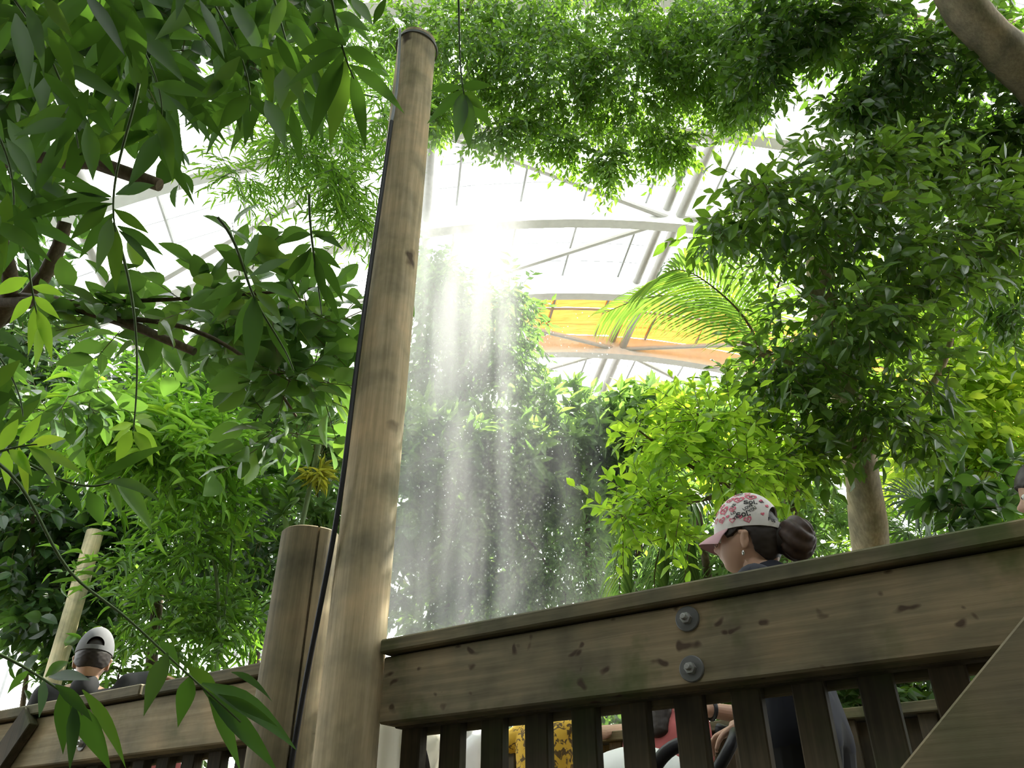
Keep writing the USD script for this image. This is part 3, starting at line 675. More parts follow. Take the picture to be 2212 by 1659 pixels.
# person at the right edge of the picture
eh = at(2278, 1066, 2.6)
pe, HT, k, _ = person('person with black hair at the right edge of the picture behind the railing', eh, -U, {'top': 'cloth_black', 'sleeve': 0.7}, {}, pitch=0.1)
part('hair', HT(hair_cap(k, 0.03)), 'hair_dark', pe, smooth=60)
# people glimpsed through the balusters
def child(label, px, py, t, heading, top, arms, hair='hair_dark', length=0.0, lean=0.05, skin='skin', pitch=0.2, sleeve=0.6):
    x, HT, k, P_ = person(label, at(px, py, t), heading, {'top': top, 'sleeve': sleeve, 'skin': skin}, arms, pitch=pitch, lean=lean)
    part('hair', HT(hair_cap(k, length)), hair, x, smooth=60)
    return x, HT, k
yl = (at(1085, 1612, 4.2), at(1126, 1578, 4.4), [0.1, 0.5, 0.8], [0, -1, 0.2], 0.8); yr = (at(1298, 1583, 4.45), at(1360, 1572, 4.7), N, [0, 0, 1], 0.4)
yc, _, _ = child('person in a yellow patterned shirt leaning on the far railing', 1192, 1502, 4.3, N, 'cloth_yellow', {1: yl, -1: yr}, lean=0.06)
cup = thing('drinking_cup', 'red and white cup held by the person in the yellow shirt', 'cup', at(1139, 1573, 4.52) - [0, 0, 0.05])
part('cup_body', lathe([(0, -0.05), (0.026, -0.05), (0.032, 0.05), (0.029, 0.05), (0.024, -0.045), (0, -0.045)]), 'stroller_white', cup, smooth=30)
part('cup_band', lathe([(0.0315, 0.028), (0.0345, 0.028), (0.036, 0.09), (0.033, 0.092), (0.0, 0.092)]), 'red_plastic', cup, smooth=30, label='red lid of the cup')
child('person in a crinkled white shirt bending over beside the yellow shirt', 1020, 1530, 4.9, unit(N - 0.4 * U), 'cloth_white', {}, lean=0.16, pitch=0.5)
cr, _, _ = child('person in a cream jacket with a black shoulder strap', 878, 1500, 3.9, -U, 'cloth_cream', {}, lean=0.03, sleeve=1.9)
strap = [at(900, 1575, 3.66), at(909, 1600, 3.62), at(920, 1640, 3.62), at(924, 1690, 3.64)]
part('shoulder_strap', tube(spline(strap, 12), 0.011, 6) if False else cat_mesh([tube(spline(strap, 14) + N * o, 0.008, 6) for o in (-0.008, 0.0, 0.008)]), 'black_rubber', cr, smooth=40, off=cr.base)
child('person in a red top with long dark curly hair behind the stroller', 1436, 1478, 3.9, N, 'cloth_red', {}, hair='hair_dark', length=0.20, lean=0.02)
child('person in a khaki grey top walking beyond the stroller', 1650, 1440, 3.75, -U, 'cloth_grey', {}, lean=0.0, sleeve=1.8)

child('person in a red top glimpsed under the left railing', 335, 1552, 5.6, -U, 'cloth_red', {}, lean=0.0)
# stroller pushed by the woman
sc_ = at(1345, 1690, 3.05)
st = thing('stroller', 'stroller with white canopy and black curved handle pushed along the deck', 'stroller', [sc_[0], sc_[1], DECK])
def stt(pts, r, mt, nm, n=24, **kw): part(nm, tube(spline([np.asarray(p) for p in pts], n), r, 10), mt, st, smooth=True, off=st.base, **kw)
dm = m3.Manifold.sphere(1.0, 48).scale([0.30, 0.22, 0.24]) - m3.Manifold.sphere(1.0, 48).scale([0.285, 0.205, 0.225]) - m3.Manifold.cube([1, 1, 0.5]).translate([-0.5, -0.5, -0.5]) 
dm = T(dm); dm.apply_transform(trimesh.transformations.rotation_matrix(math.radians(RROT), [0, 0, 1])); dm.apply_translation(at(1368, 1612, 3.05) - [0, 0, 0.24])
part('canopy', dm, 'stroller_white', st, smooth=40, off=st.base)
hl = lw + np.array([0, 0, -0.02]); hrt = rw + np.array([0.0, 0.0, -0.055])
stt([hl - N * 0.02, hl + N * 0.16, hrt + N * 0.08], 0.019, 'black_rubber', 'handle_grip')
ctr = at(1368, 1700, 3.05)
stt([hl - N * 0.02, at(1578, 1612, 2.74), at(1552, 1660, 2.72), ctr + U * 0.22 - N * 0.2 + [0, 0, -0.15]], 0.021, 'black_rubber', 'handle_bar')
stt([at(1478, 1606, 2.72), at(1440, 1625, 2.72), at(1412, 1662, 2.72), ctr - N * 0.2 + [0, 0, -0.2]], 0.024, 'black_rubber', 'handle_bar')
c0 = ctr.copy(); c0[2] = DECK
part('seat', box(-0.25, 0.2, -0.17, 0.17, 0.25, 0.55, 0.06), 'cloth_black', st, smooth=40)
for i, (a, b) in enumerate(((-0.25, -0.2), (-0.25, 0.2), (0.3, -0.2), (0.3, 0.2))):
    w_ = lathe([(0.03, -0.02), (0.10, -0.022), (0.115, -0.01), (0.115, 0.01), (0.10, 0.022), (0.03, 0.02), (0.03, -0.02)], 24)
    w_.apply_transform(trimesh.transformations.rotation_matrix(math.pi / 2, [1, 0, 0])); w_.apply_transform(trimesh.transformations.rotation_matrix(math.radians(RROT), [0, 0, 1]))
    q = U * a + N * b; w_.apply_translation(q + [0, 0, 0.115]); part('wheel', w_, 'black_rubber', st, smooth=40)
    part('leg', tube([q + [0, 0, 0.115], q * 0.6 + [0, 0, 0.3]], 0.012, 8), 'dark_metal', st)

# ------------------------------------------------------------------ leaves and plants
def template(kind, curl, seed=0):
    """Leaf blade, unit length along x, unit width along y, z up; returns vertices and triangles."""
    if kind == 'far':
        v = np.array([[0, 0, 0], [0.42, 0.5, 0.06], [0.42, -0.5, 0.06], [1, 0, -curl]]); v[1:3, 2] -= curl * 0.2
        v = np.vstack([v, [[0.45, 0, -0.05 - curl * 0.2]]])
        return v, np.array([[0, 4, 1], [0, 2, 4], [4, 3, 1], [4, 2, 3]])
    st = {'broad': [(0, .04), (.06, .05), (.18, .66), (.36, .97), (.55, 1.0), (.75, .74), (.90, .36), (1, 0)],
          'lance': [(0, .08), (.05, .30), (.15, .78), (.32, 1.0), (.55, .88), (.75, .58), (.90, .24), (1, 0)],
          'fig': [(0, .05), (.12, .06), (.28, .70), (.46, 1.0), (.64, .86), (.80, .42), (.88, .16), (1, 0)],
          'mid': [(0, .06), (.22, .72), (.48, 1.0), (.76, .56), (1, 0)]}[kind]
    v = []; f = []
    for x, w in st:
        z = -curl * x * x; e = 0.10 * w if kind != 'lance' else 0.16 * w
        if w == 0: v.append([x, 0, z])
        else: v += [[x, 0.5 * w, z + e], [x, 0, z], [x, -0.5 * w, z + e]]
    n = len(st) - 1
    for i in range(n - 1):
        a, b = 3 * i, 3 * i + 3
        f += [[a, a + 1, b + 1], [a, b + 1, b], [a + 1, a + 2, b + 2], [a + 1, b + 2, b + 1]]
    a = 3 * (n - 1); f += [[a, a + 1, a + 3], [a + 1, a + 2, a + 3]]
    return np.array(v, float), np.array(f)
TPL = {k: [template(k, c) for c in cs] for k, cs in {'far': (0.0, 0.12, 0.3), 'broad': (0.05, 0.16, 0.3), 'lance': (0.04, 0.2, 0.42), 'fig': (0.02, 0.14, 0.28), 'mid': (0.04, 0.15, 0.3)}.items()}
def leaves_mesh(kind, pos, d, nrm, L, W, var):
    """All leaves as vertex and face arrays: (n, verts, 3) lists per template variant."""
    d = unit(d); nrm = unit(nrm - d * np.sum(nrm * d, 1, keepdims=True)); s = np.cross(nrm, d)
    out = []
    for k, (tv, tf) in enumerate(TPL[kind]):
        ix = np.nonzero(var == k)[0]
        if not len(ix): continue
        v = pos[ix, None] + tv[None, :, 0:1] * (L[ix, None, None] * d[ix, None]) + tv[None, :, 1:2] * (W[ix, None, None] * s[ix, None]) + tv[None, :, 2:3] * (L[ix, None, None] * nrm[ix, None])
        out.append((ix, v, tf))
    return out
LEAVES_AS_PARTS = 300
def put_leaves(x, kind, pos, d, nrm, L, W, mt, rg, n_parts=LEAVES_AS_PARTS, stuff='foliage'):
    """The leaves that show largest become parts of their own; the rest is one part of kind stuff."""
    size = L / np.maximum(depth_of(pos), 0.3)
    q = pos - EYE; t = np.maximum(q @ VIEW_FWD, 0.1); px_ = 1106 + F * (q @ VIEW_RIGHT) / t; py_ = 829.5 - F * (q @ VIEW_UP) / t
    inside = (px_ > -20) & (px_ < 2232) & (py_ > -20) & (py_ < 1679)
    order = np.argsort(-(size * inside)); single = np.zeros(len(pos), bool)
    single[order[:n_parts]] = True; single &= inside
    var = rg.integers(0, 3, len(pos)); base_ = x.base
    rest_v = []; rest_f = []; o = 0
    for ix, v, tf in leaves_mesh(kind, pos, d, nrm, L, W, var):
        for j, i in enumerate(ix):
            if single[i]: part('leaf', (v[j] - base_, tf), mt, x, smooth=True)
        keep = ~single[ix]; vv = v[keep]; n = len(vv)
        if n:
            rest_v.append(vv.reshape(-1, 3)); rest_f.append((tf[None] + (np.arange(n) * v.shape[1])[:, None, None]).reshape(-1, 3) + o); o += n * v.shape[1]
    if rest_v: part(stuff, (np.vstack(rest_v) - base_, np.vstack(rest_f)), mt, x, smooth=False, kind='stuff')
def fast_tubes(A, Bm, C, r):
    """Many thin three-sided twigs a-b-c as one mesh."""
    n = len(A); P = np.stack([A, Bm, C], 1); t = unit(C - A); a = unit(np.cross(t, np.array([0.3, 0.5, 0.81]))); b = np.cross(t, a)
    ang = np.arange(3) * 2 * np.pi / 3; ring = np.cos(ang)[None, :, None] * a[:, None] + np.sin(ang)[None, :, None] * b[:, None]
    rr = np.stack([r, r * 0.8, r * 0.45], 1)
    v = P[:, :, None] + rr[:, :, None, None] * ring[:, None]
    f = []
    for i in range(2):
        for j in range(3):
            q = [i * 3 + j, i * 3 + (j + 1) % 3, (i + 1) * 3 + (j + 1) % 3, (i + 1) * 3 + j]; f += [[q[0], q[1], q[2]], [q[0], q[2], q[3]]]
    f = np.array(f)
    return v.reshape(-1, 3), (f[None] + (np.arange(n) * 9)[:, None, None]).reshape(-1, 3)
def rand_dirs(rg, n):
    return unit(rg.normal(size=(n, 3)))
def foliage(x, clumps, leaf, mt, kind, seed, per=8, twig=0.35, width=0.45, droop=0.6, spread=1.0, n_parts=LEAVES_AS_PARTS, twig_r=0.003, twig_mat='twig', up=0.6, tuft=False, shell=0.0):
    """Twigs with alternate leaves filling ellipsoidal clumps. clump: (px, py, radius px x, radius px y, depth, depth radius m, twigs); leaf and twig in metres."""
    rg = np.random.default_rng(seed); PP, DD, NN, LL = [], [], [], []; TA, TB, TC = [], [], []
    for (px, py, rx, ry, t, rt, n) in clumps:
        rx = max(rx - 0.6 * twig * F / t, 0.3 * rx); ry = max(ry - 0.6 * twig * F / t, 0.3 * ry)   # the twigs reach past the clump's core
        c = at(px, py, t); u = rand_dirs(rg, n) * (rg.uniform(shell ** 3, 1, n) ** (1 / 3))[:, None]
        o = c + VIEW_RIGHT * u[:, :1] * rx * t / F + VIEW_UP * u[:, 1:2] * ry * t / F + VIEW_FWD * u[:, 2:] * rt
        o[:, 2] = np.maximum(o[:, 2], 0.15)
        td = unit(unit(o - c) * 0.6 * spread + rand_dirs(rg, n) * 0.8 + np.array([0, 0, -droop]))
        tl = twig * rg.uniform(0.6, 1.3, n); a = o; cpt = o + td * tl[:, None] + np.array([0, 0, -0.12 * droop]) * tl[:, None]; b = o + td * tl[:, None] * 0.55
        TA.append(a); TB.append(b); TC.append(cpt)
        for j in range(per):
            fr = (j + 0.6) / per if not tuft else 0.75 + 0.25 * (j + 0.5) / per
            p = np.where(fr < 0.55, a + (b - a) * (fr / 0.55), b + (cpt - b) * ((fr - 0.55) / 0.45))
            side = np.cross(td, np.array([0, 0, 1.0])) + 1e-4
            ang = (j * 2.4 if tuft else (0 if j % 2 else math.pi)) + rg.normal(size=n) * (0.5 if not tuft else 0.3)
            w2 = np.cross(unit(side), td)
            ld = unit(td * (0.75 if not tuft else 0.45) + (np.cos(ang)[:, None] * unit(side) + np.sin(ang)[:, None] * w2) * 0.8 + rand_dirs(rg, n) * 0.25 + np.array([0, 0, -0.35 * droop]))
            nn = unit(np.array([0, 0, up]) + rand_dirs(rg, n) * 0.75)
            PP.append(p); DD.append(ld); NN.append(nn); LL.append(leaf * rg.uniform(0.65, 1.2, n))
    PP, DD, NN, LL = np.vstack(PP), np.vstack(DD), np.vstack(NN), np.concatenate(LL)
    put_leaves(x, kind, PP, DD, NN, LL, LL * width * rg.uniform(0.85, 1.15, len(LL)), mt, rg, n_parts)
    A, B_, C_ = np.vstack(TA), np.vstack(TB), np.vstack(TC)
    v, f = fast_tubes(A, B_, C_, np.full(len(A), twig_r))
    part('twigs', (v - x.base, f), twig_mat, x, kind='stuff')
def limb(x, pts, r0, r1, mt, name='branch', sides=10, n=20, seed=0, **kw):
    p = spline(pts, n); rad = np.linspace(r0, r1, n) * (1 + 0.05 * np.sin(np.arange(n) * 1.7 + seed))
    part(name, tube(p, rad, sides), mt, x, smooth=60, off=x.base, **kw)
def foot_of(p): return np.array([p[0], p[1], 0.0])

# --- drooping bamboo shoots close to us: every leaf measured as (root px, tip px, width px)
def blade(p, q, w, bend, rg, n=9):
    """A lance leaf from p to q with sag, folded along the midrib."""
    L = np.linalg.norm(q - p); d = (q - p) / L; side = unit(np.cross(d, EYE - (p + q) / 2)); nrm = np.cross(side, d)
    tw = rg.uniform(-0.55, 0.55); side, nrm = side * math.cos(tw) + nrm * math.sin(tw), nrm * math.cos(tw) - side * math.sin(tw)
    prof = np.array([0.10, 0.45, 0.82, 1.0, 0.96, 0.80, 0.56, 0.28, 0.0]); v = []; f = []
    for i, fr in enumerate(np.linspace(0, 1, n)):
        c = p + d * L * fr + np.array([0, 0, bend * L * 4 * fr * (1 - fr)])
        h = w * 0.5 * prof[i]; e = 0.22 * h
        if i == n - 1: v.append(c)
        else: v += [c + side * h + nrm * e, c, c - side * h + nrm * e]
    for i in range(n - 2):
        a, b = 3 * i, 3 * i + 3
        f += [[a, a + 1, b + 1], [a, b + 1, b], [a + 1, a + 2, b + 2], [a + 1, b + 2, b + 1]]
    a = 3 * (n - 2); f += [[a, a + 1, a + 3], [a + 1, a + 2, a + 3]]
    return np.array(v), np.array(f)
def bamboo_spray(label, stem, t, leaves, seed, mt='leaf_bamboo', stem_r=0.003, jitter=0.10, group=None):
    rg = np.random.default_rng(seed); sp3 = [at(p[0], p[1], t + (p[2] if len(p) > 2 else 0)) for p in stem]
    x = thing('bamboo_shoot', label, 'bamboo', sp3[-1], group=group)
    part('stem', tube(spline(sp3, 24), np.linspace(stem_r * 1.3, stem_r * 0.6, 24), 6), 'stem_green', x, smooth=True, off=x.base)
    for lf in leaves:
        x0, y0, x1, y1, w = lf[:5]; tt = t + (lf[5] if len(lf) > 5 else 0)
        p = at(x0, y0, tt); q = at(x1, y1, tt + rg.uniform(-jitter, jitter))
        v, f = blade(p, q, w * tt / F, rg.uniform(0.02, 0.09), rg)
        part('leaf', (v - x.base, f), mt, x, smooth=True)
    return x
def random_spray(label, stem, t, n, length, w, seed, **kw):
    """A spray whose leaves hang off the stem at random: length and width in px."""
    rg = np.random.default_rng(seed + 100); p = np.array([q[:2] for q in stem], float); fr = np.linspace(0, 1, 60); sp2 = spline(p, 60); lv = []
    for i in range(n):
        j = int(rg.uniform(0.08, 1) * 59); a = rg.normal(90, 52); L = length * rg.uniform(0.65, 1.25); c = sp2[j]
        c = c + rg.normal(0, 26, 2)
        lv.append((c[0], c[1], c[0] + L * math.cos(math.radians(a)), c[1] + L * math.sin(math.radians(a)), w * rg.uniform(0.75, 1.25), rg.uniform(-0.25, 0.35)))
    return bamboo_spray(label, stem, t, lv, seed, **kw)
bamboo_spray('drooping bamboo shoot whose leaf tip crosses the top of the tall pole', [(700, -60), (725, 40), (742, 110), (765, 170)], 1.75,
    [(742, 112, 668, 312, 44), (748, 128, 712, 318, 46), (760, 150, 790, 325, 32), (755, 140, 874, 246, 30), (745, 105, 832, 152, 34), (738, 92, 640, 118, 30), (748, 98, 684, 52, 26), (742, 100, 615, 190, 30),
     (702, 0, 720, 66, 30), (758, -6, 806, 56, 28), (806, 52, 836, -8, 18), (700, 10, 665, 60, 24), (725, 30, 800, 70, 26)], 1)
bamboo_spray('dark bamboo shoot hanging in front of the leafy canopy right of the pole', [(985, -60), (992, 60), (1000, 190), (1008, 230)], 2.3,
    [(998, 195, 922, 268, 24), (1000, 200, 984, 312, 34), (1006, 205, 1014, 326, 36), (1010, 212, 1066, 280, 26), (996, 188, 1064, 186, 22), (996, 190, 930, 196, 20), (1002, 198, 1048, 240, 22)], 2)
bamboo_spray('bamboo shoot with long hanging leaves before the bright roof at upper left', [(300, 180), (262, 330), (245, 430), (250, 500)], 1.8,
    [(240, 470, 206, 592, 32), (246, 480, 250, 632, 32), (254, 488, 354, 553, 26), (257, 498, 340, 590, 17), (232, 442, 150, 520, 34), (236, 430, 100, 440, 30), (246, 452, 322, 505, 28), (246, 460, 170, 560, 30), (250, 420, 335, 400, 26), (240, 425, 120, 395, 26), (243, 440, 90, 470, 24)], 3)
bamboo_spray('bamboo shoot with broad hanging leaves left of the pole above the rubber plant', [(470, 470), (520, 560), (548, 640), (600, 730), (634, 800)], 1.8,
    [(545, 640, 505, 745, 36), (550, 640, 537, 822, 42), (552, 650, 555, 770, 30), (575, 700, 636, 808, 24), (548, 612, 655, 655, 26), (552, 630, 610, 700, 28), (530, 612, 436, 655, 26), (540, 596, 626, 560, 24), (535, 590, 470, 540, 28), (526, 580, 560, 500, 22), (520, 600, 455, 700, 26)], 4)
bamboo_spray('bamboo shoot with narrow fingers of leaves right beside the pole', [(668, 420), (672, 500), (682, 580), (695, 680)], 2.1,
    [(672, 528, 622, 562, 20), (676, 535, 738, 582, 22), (680, 548, 708, 665, 24), (684, 550, 742, 655, 26), (672, 500, 742, 540, 22), (672, 535, 636, 622, 24), (670, 540, 610, 612, 22), (676, 512, 730, 505, 16), (674, 506, 600, 530, 18), (690, 600, 735, 700, 22)], 5)
bamboo_spray('sunlit bright green bamboo shoot hanging on a long thread of stem', [(262, 540), (290, 680), (296, 800), (288, 930)], 2.0,
    [(284, 930, 250, 1004, 30), (289, 932, 331, 1008, 27), (291, 918, 346, 985, 24), (287, 915, 232, 930, 18), (292, 912, 342, 935, 18), (283, 922, 240, 960, 16), (286, 905, 330, 900, 14)], 6, mt='leaf_light')
bamboo_spray('bamboo shoot arching in from the left edge at mid height', [(-60, 990), (0, 975), (60, 962), (80, 960)], 1.9,
    [(62, 964, 142, 948, 24), (62, 966, 186, 1030, 24), (62, 966, 122, 1052, 24), (40, 965, 90, 895, 26), (20, 970, 70, 1030, 26), (0, 975, 40, 905, 30), (10, 970, 15, 1060, 26), (40, 966, 60, 1080, 22)], 7, mt='leaf_light')
bamboo_spray('bright bamboo leaves dangling at the left edge below the branch', [(60, 560), (72, 640), (85, 700)], 2.2,
    [(80, 670, 112, 782, 26), (78, 660, 60, 770, 22), (70, 640, 20, 700, 24), (72, 640, 130, 690, 22), (86, 700, 76, 800, 20), (60, 600, -20, 640, 30), (68, 620, 140, 640, 24)], 8, mt='leaf_light')
bamboo_spray('bamboo shoot with big curved leaves above the pale round post', [(60, 1000), (130, 1035), (200, 1050), (260, 1030)], 1.9,
    [(190, 1060, 220, 1138, 36), (245, 1030, 330, 1152, 38), (130, 1040, 178, 1112, 26), (205, 1035, 370, 960, 26), (225, 1040, 345, 1085, 26), (150, 1035, 90, 1080, 26), (100, 1015, 40, 1065, 24), (235, 1050, 262, 1122, 22)], 9)
bamboo_spray('long thin bamboo branch sloping down in front of the short post', [(-40, 980), (80, 1110), (165, 1250), (245, 1312), (350, 1405), (432, 1480), (520, 1560)], 1.55,
    [(345, 1385, 388, 1452, 28), (362, 1410, 310, 1548, 42), (412, 1460, 384, 1572, 40), (404, 1440, 478, 1522, 30), (436, 1476, 642, 1622, 46), (440, 1490, 602, 1672, 42), (500, 1452, 588, 1516, 15), (450, 1505, 520, 1668, 34), (470, 1500, 600, 1570, 22)], 10)
bamboo_spray('bamboo branch with hanging leaves in the bottom left corner', [(-30, 1402), (50, 1440), (110, 1478), (150, 1508), (178, 1545)], 1.6,
    [(98, 1462, 150, 1430, 22), (105, 1462, 196, 1470, 26), (95, 1468, 84, 1552, 22), (132, 1490, 136, 1630, 34), (150, 1506, 240, 1668, 48), (178, 1490, 272, 1660, 26), (60, 1448, 15, 1500, 20), (160, 1520, 150, 1668, 26), (120, 1480, 200, 1560, 26)], 11)
random_spray('mass of dark bamboo leaves filling the top left corner', [(-40, -80), (60, 40), (140, 200), (170, 320)], 1.9, 46, 165, 36, 12)
random_spray('mass of dark bamboo leaves along the top edge left of the pole', [(190, -80), (260, 30), (330, 150), (350, 260)], 2.0, 46, 160, 36, 13)
random_spray('bamboo shoot with paler leaves at the top left of the pole', [(420, -80), (480, 40), (530, 150), (540, 240)], 2.1, 38, 150, 32, 14)
random_spray('bamboo shoot with leaves fanning out near the top of the pole', [(570, -60), (610, 60), (640, 160), (660, 210)], 2.2, 26, 130, 30, 15)
random_spray('bamboo shoot hanging down the left edge beside the brown branch', [(-60, 220), (0, 300), (30, 420), (20, 520)], 2.0, 34, 140, 32, 16)
random_spray('dark bamboo leaves low on the left edge', [(-80, 680), (-10, 760), (40, 850), (50, 900)], 2.2, 22, 130, 28, 17)

# --- broad-leaved plants at the left
def plant(name, label, cat, foot, clumps, leaf, mt, kind, seed, trunk=None, trunk_r=(0.05, 0.02), trunk_mat='bark_brown', group=None, **kw):
    x = thing(name, label, cat, foot, group=group)
    if trunk: limb(x, trunk, trunk_r[0], trunk_r[1], trunk_mat, 'trunk', seed=seed)
    foliage(x, clumps, leaf, mt, kind, seed, **kw)
    return x
def from_ground(pts): return [foot_of(pts[0])] + list(pts)
pr_ = [at(-120, 700, 4.6), at(60, 650, 4.2), at(250, 690, 4.0), at(420, 760, 3.9)]
x = plant('rubber_tree', 'rubber tree with large oval leaves between the left edge and the pole', 'tree', foot_of(pr_[0]),
    [(640, 680, 140, 90, 4.0, 0.35, 22), (650, 810, 110, 110, 3.9, 0.35, 24), (470, 690, 130, 80, 4.3, 0.4, 24), (290, 700, 110, 70, 4.4, 0.4, 16), (130, 860, 150, 100, 5.0, 0.4, 26), (610, 930, 100, 70, 4.0, 0.3, 10), (740, 700, 40, 110, 4.1, 0.3, 8), (560, 600, 120, 60, 4.2, 0.3, 8)],
    0.175, 'leaf_rubber', 'broad', 21, from_ground(pr_), (0.06, 0.02), 'bark_brown', per=5, twig=0.3, width=0.52, droop=0.1, up=0.9)
limb(x, [pr_[1], at(480, 640, 4.0), at(700, 620, 4.0)], 0.015, 0.006, 'bark_brown'); limb(x, [pr_[2], at(560, 800, 3.9), at(640, 900, 3.9)], 0.015, 0.006, 'bark_brown')
pb = [at(-200, 300, 4.0), at(60, 345, 3.8), at(190, 352, 3.7), at(300, 378, 3.6), at(345, 400, 3.6)]
x = plant('fig_tree', 'fig tree with dark broad leaves and a brown branch at upper left', 'tree', foot_of(at(-260, 1200, 4.2)),
    [(130, 110, 260, 150, 3.9, 0.4, 60), (470, 90, 200, 110, 4.2, 0.4, 36), (360, 270, 70, 60, 3.7, 0.2, 6), (80, 410, 100, 50, 4.2, 0.3, 10), (20, 270, 110, 120, 4.3, 0.4, 22), (640, 40, 120, 80, 4.6, 0.4, 18), (330, 20, 330, 80, 4.8, 0.5, 50)],
    0.16, 'leaf_dark', 'broad', 22, [foot_of(at(-260, 1200, 4.2)), at(-260, 900, 4.2), at(-240, 400, 4.1), pb[1], pb[3], pb[4]], (0.09, 0.03), 'bark_brown', per=5, twig=0.3, width=0.55, droop=0.3)
lw_ = [at(-10, 470, 4.6), at(10, 560, 4.6), at(30, 640, 4.6), at(0, 800, 4.6)]
limb(x, [at(140, 480, 4.4), at(115, 560, 4.4), at(60, 640, 4.4), at(-80, 720, 4.4)], 0.035, 0.05, 'bark_brown'); limb(x, [at(-40, 440, 4.2), at(15, 560, 4.2), at(20, 640, 4.3), at(-80, 720, 4.4)], 0.03, 0.05, 'bark_brown')
limb(x, [at(-80, 640, 4.4), at(60, 650, 4.3), at(180, 665, 4.2), at(250, 690, 4.2)], 0.06, 0.02, 'bark_brown')

# --- fine-leaved bamboo
fb = at(440, 1640, 8.40)
x = thing('fine_bamboo', 'clump of fine-leaved bright green bamboo behind the left railing', 'bamboo', foot_of(fb))
limb(x, [foot_of(fb), at(470, 1420, 8.40), at(460, 1200, 8.25), at(418, 1050, 8.10), at(380, 900, 8.10)], 0.03,0.014, 'cane', 'cane'); limb(x, [foot_of(fb) + [0.1, 0, 0], at(480, 1380, 8.55), at(500, 1180, 8.40), at(520, 1000, 8.40)], 0.018,0.01, 'cane', 'cane')
foliage(x, [(320, 900, 190, 90, 7.80, 0.7, 120), (420, 960, 160, 100, 7.80, 0.7, 120), (230, 910, 90, 60, 7.50, 0.3, 36), (450, 1060, 130, 70, 8.10, 0.4, 46), (300, 860, 120, 50, 7.95, 0.3, 30)], 0.23, 'leaf_finebamboo', 'lance', 23, per=8, twig=0.62, width=0.14, droop=0.25, twig_mat='stem_green')
x = thing('fine_bamboo', 'airy dark green bamboo with pointed leaves between round post and short post', 'bamboo', foot_of(at(520, 1640, 9.00)))
limb(x, [foot_of(at(520, 1640, 9.00)), at(470, 1330, 9.00), at(430, 1130, 9.00)], 0.02, 0.008, 'cane', 'cane')
foliage(x, [(430, 1160, 150, 80, 8.40, 0.5, 60), (380, 1300, 170, 110, 8.70, 0.5, 70), (500, 1330, 100, 120, 8.70, 0.5, 60), (300, 1210, 80, 60, 8.25, 0.3, 20)], 0.22, 'leaf_finedark', 'lance', 24, per=7, twig=0.66, width=0.13, droop=0.15, twig_mat='stem_green')
x = thing('fine_bamboo', 'feathery bamboo hanging high beside the pole with tiny sunlit leaves', 'bamboo', foot_of(at(775, 1500, 7.5)))
limb(x, [foot_of(at(775, 1500, 7.5)), at(790, 1000, 7.5), at(815, 650, 7.4), at(850, 330, 7.3), at(810, 200, 7.1), at(700, 190, 7.0), at(600, 250, 6.9)], 0.03, 0.008, 'cane', 'cane')
foliage(x, [(640, 330, 110, 80, 6.6, 0.5, 90), (740, 400, 80, 110, 6.6, 0.5, 90), (520, 380, 60, 60, 6.6, 0.4, 34), (720, 260, 100, 90, 6.8, 0.5, 70), (830, 220, 60, 160, 7.2, 0.4, 60), (780, 470, 40, 50, 6.6, 0.2, 24), (600, 200, 120, 90, 7.0, 0.5, 60)], 0.12, 'leaf_finebamboo', 'mid', 25, per=9, twig=0.4, width=0.16, droop=0.6, twig_mat='stem_green')
# cane with a yellow tuft by the short post, and its leafy neighbour
cf = at(640, 1330, 8.0)
x = thing('bamboo_cane', 'single green bamboo cane with a yellow tuft of leaves above the short post', 'bamboo', foot_of(cf))
part('cane', tube(spline([foot_of(cf), at(650, 1140, 7.8), at(668, 1060, 7.8), at(695, 930, 7.8)], 20), 0.026, 10), 'cane', x, smooth=True, off=x.base)
foliage(x, [(686, 1022, 20, 24, 7.8, 0.08, 26)], 0.15, 'leaf_yellow', 'lance', 26, per=5, twig=0.1, width=0.14, droop=0.1, twig_r=0.002)
plant('rosette_shrub', 'upright shrub with whorls of grey green leaves between the cane and the pole', 'shrub', foot_of(at(700, 1500, 8.6)),
    [(675, 930, 36, 30, 8.2, 0.2, 12), (690, 985, 40, 40, 8.2, 0.2, 14), (640, 1090, 70, 90, 8.6, 0.3, 26), (720, 1090, 40, 120, 8.6, 0.3, 20), (500, 840, 60, 50, 8.4, 0.3, 16)], 0.24, 'leaf_hedge', 'mid', 27, [foot_of(at(700, 1500, 8.6)), at(690, 1200, 8.5), at(680, 960, 8.3)], (0.02, 0.008), per=9, twig=0.22, width=0.36, droop=-0.5, tuft=True)

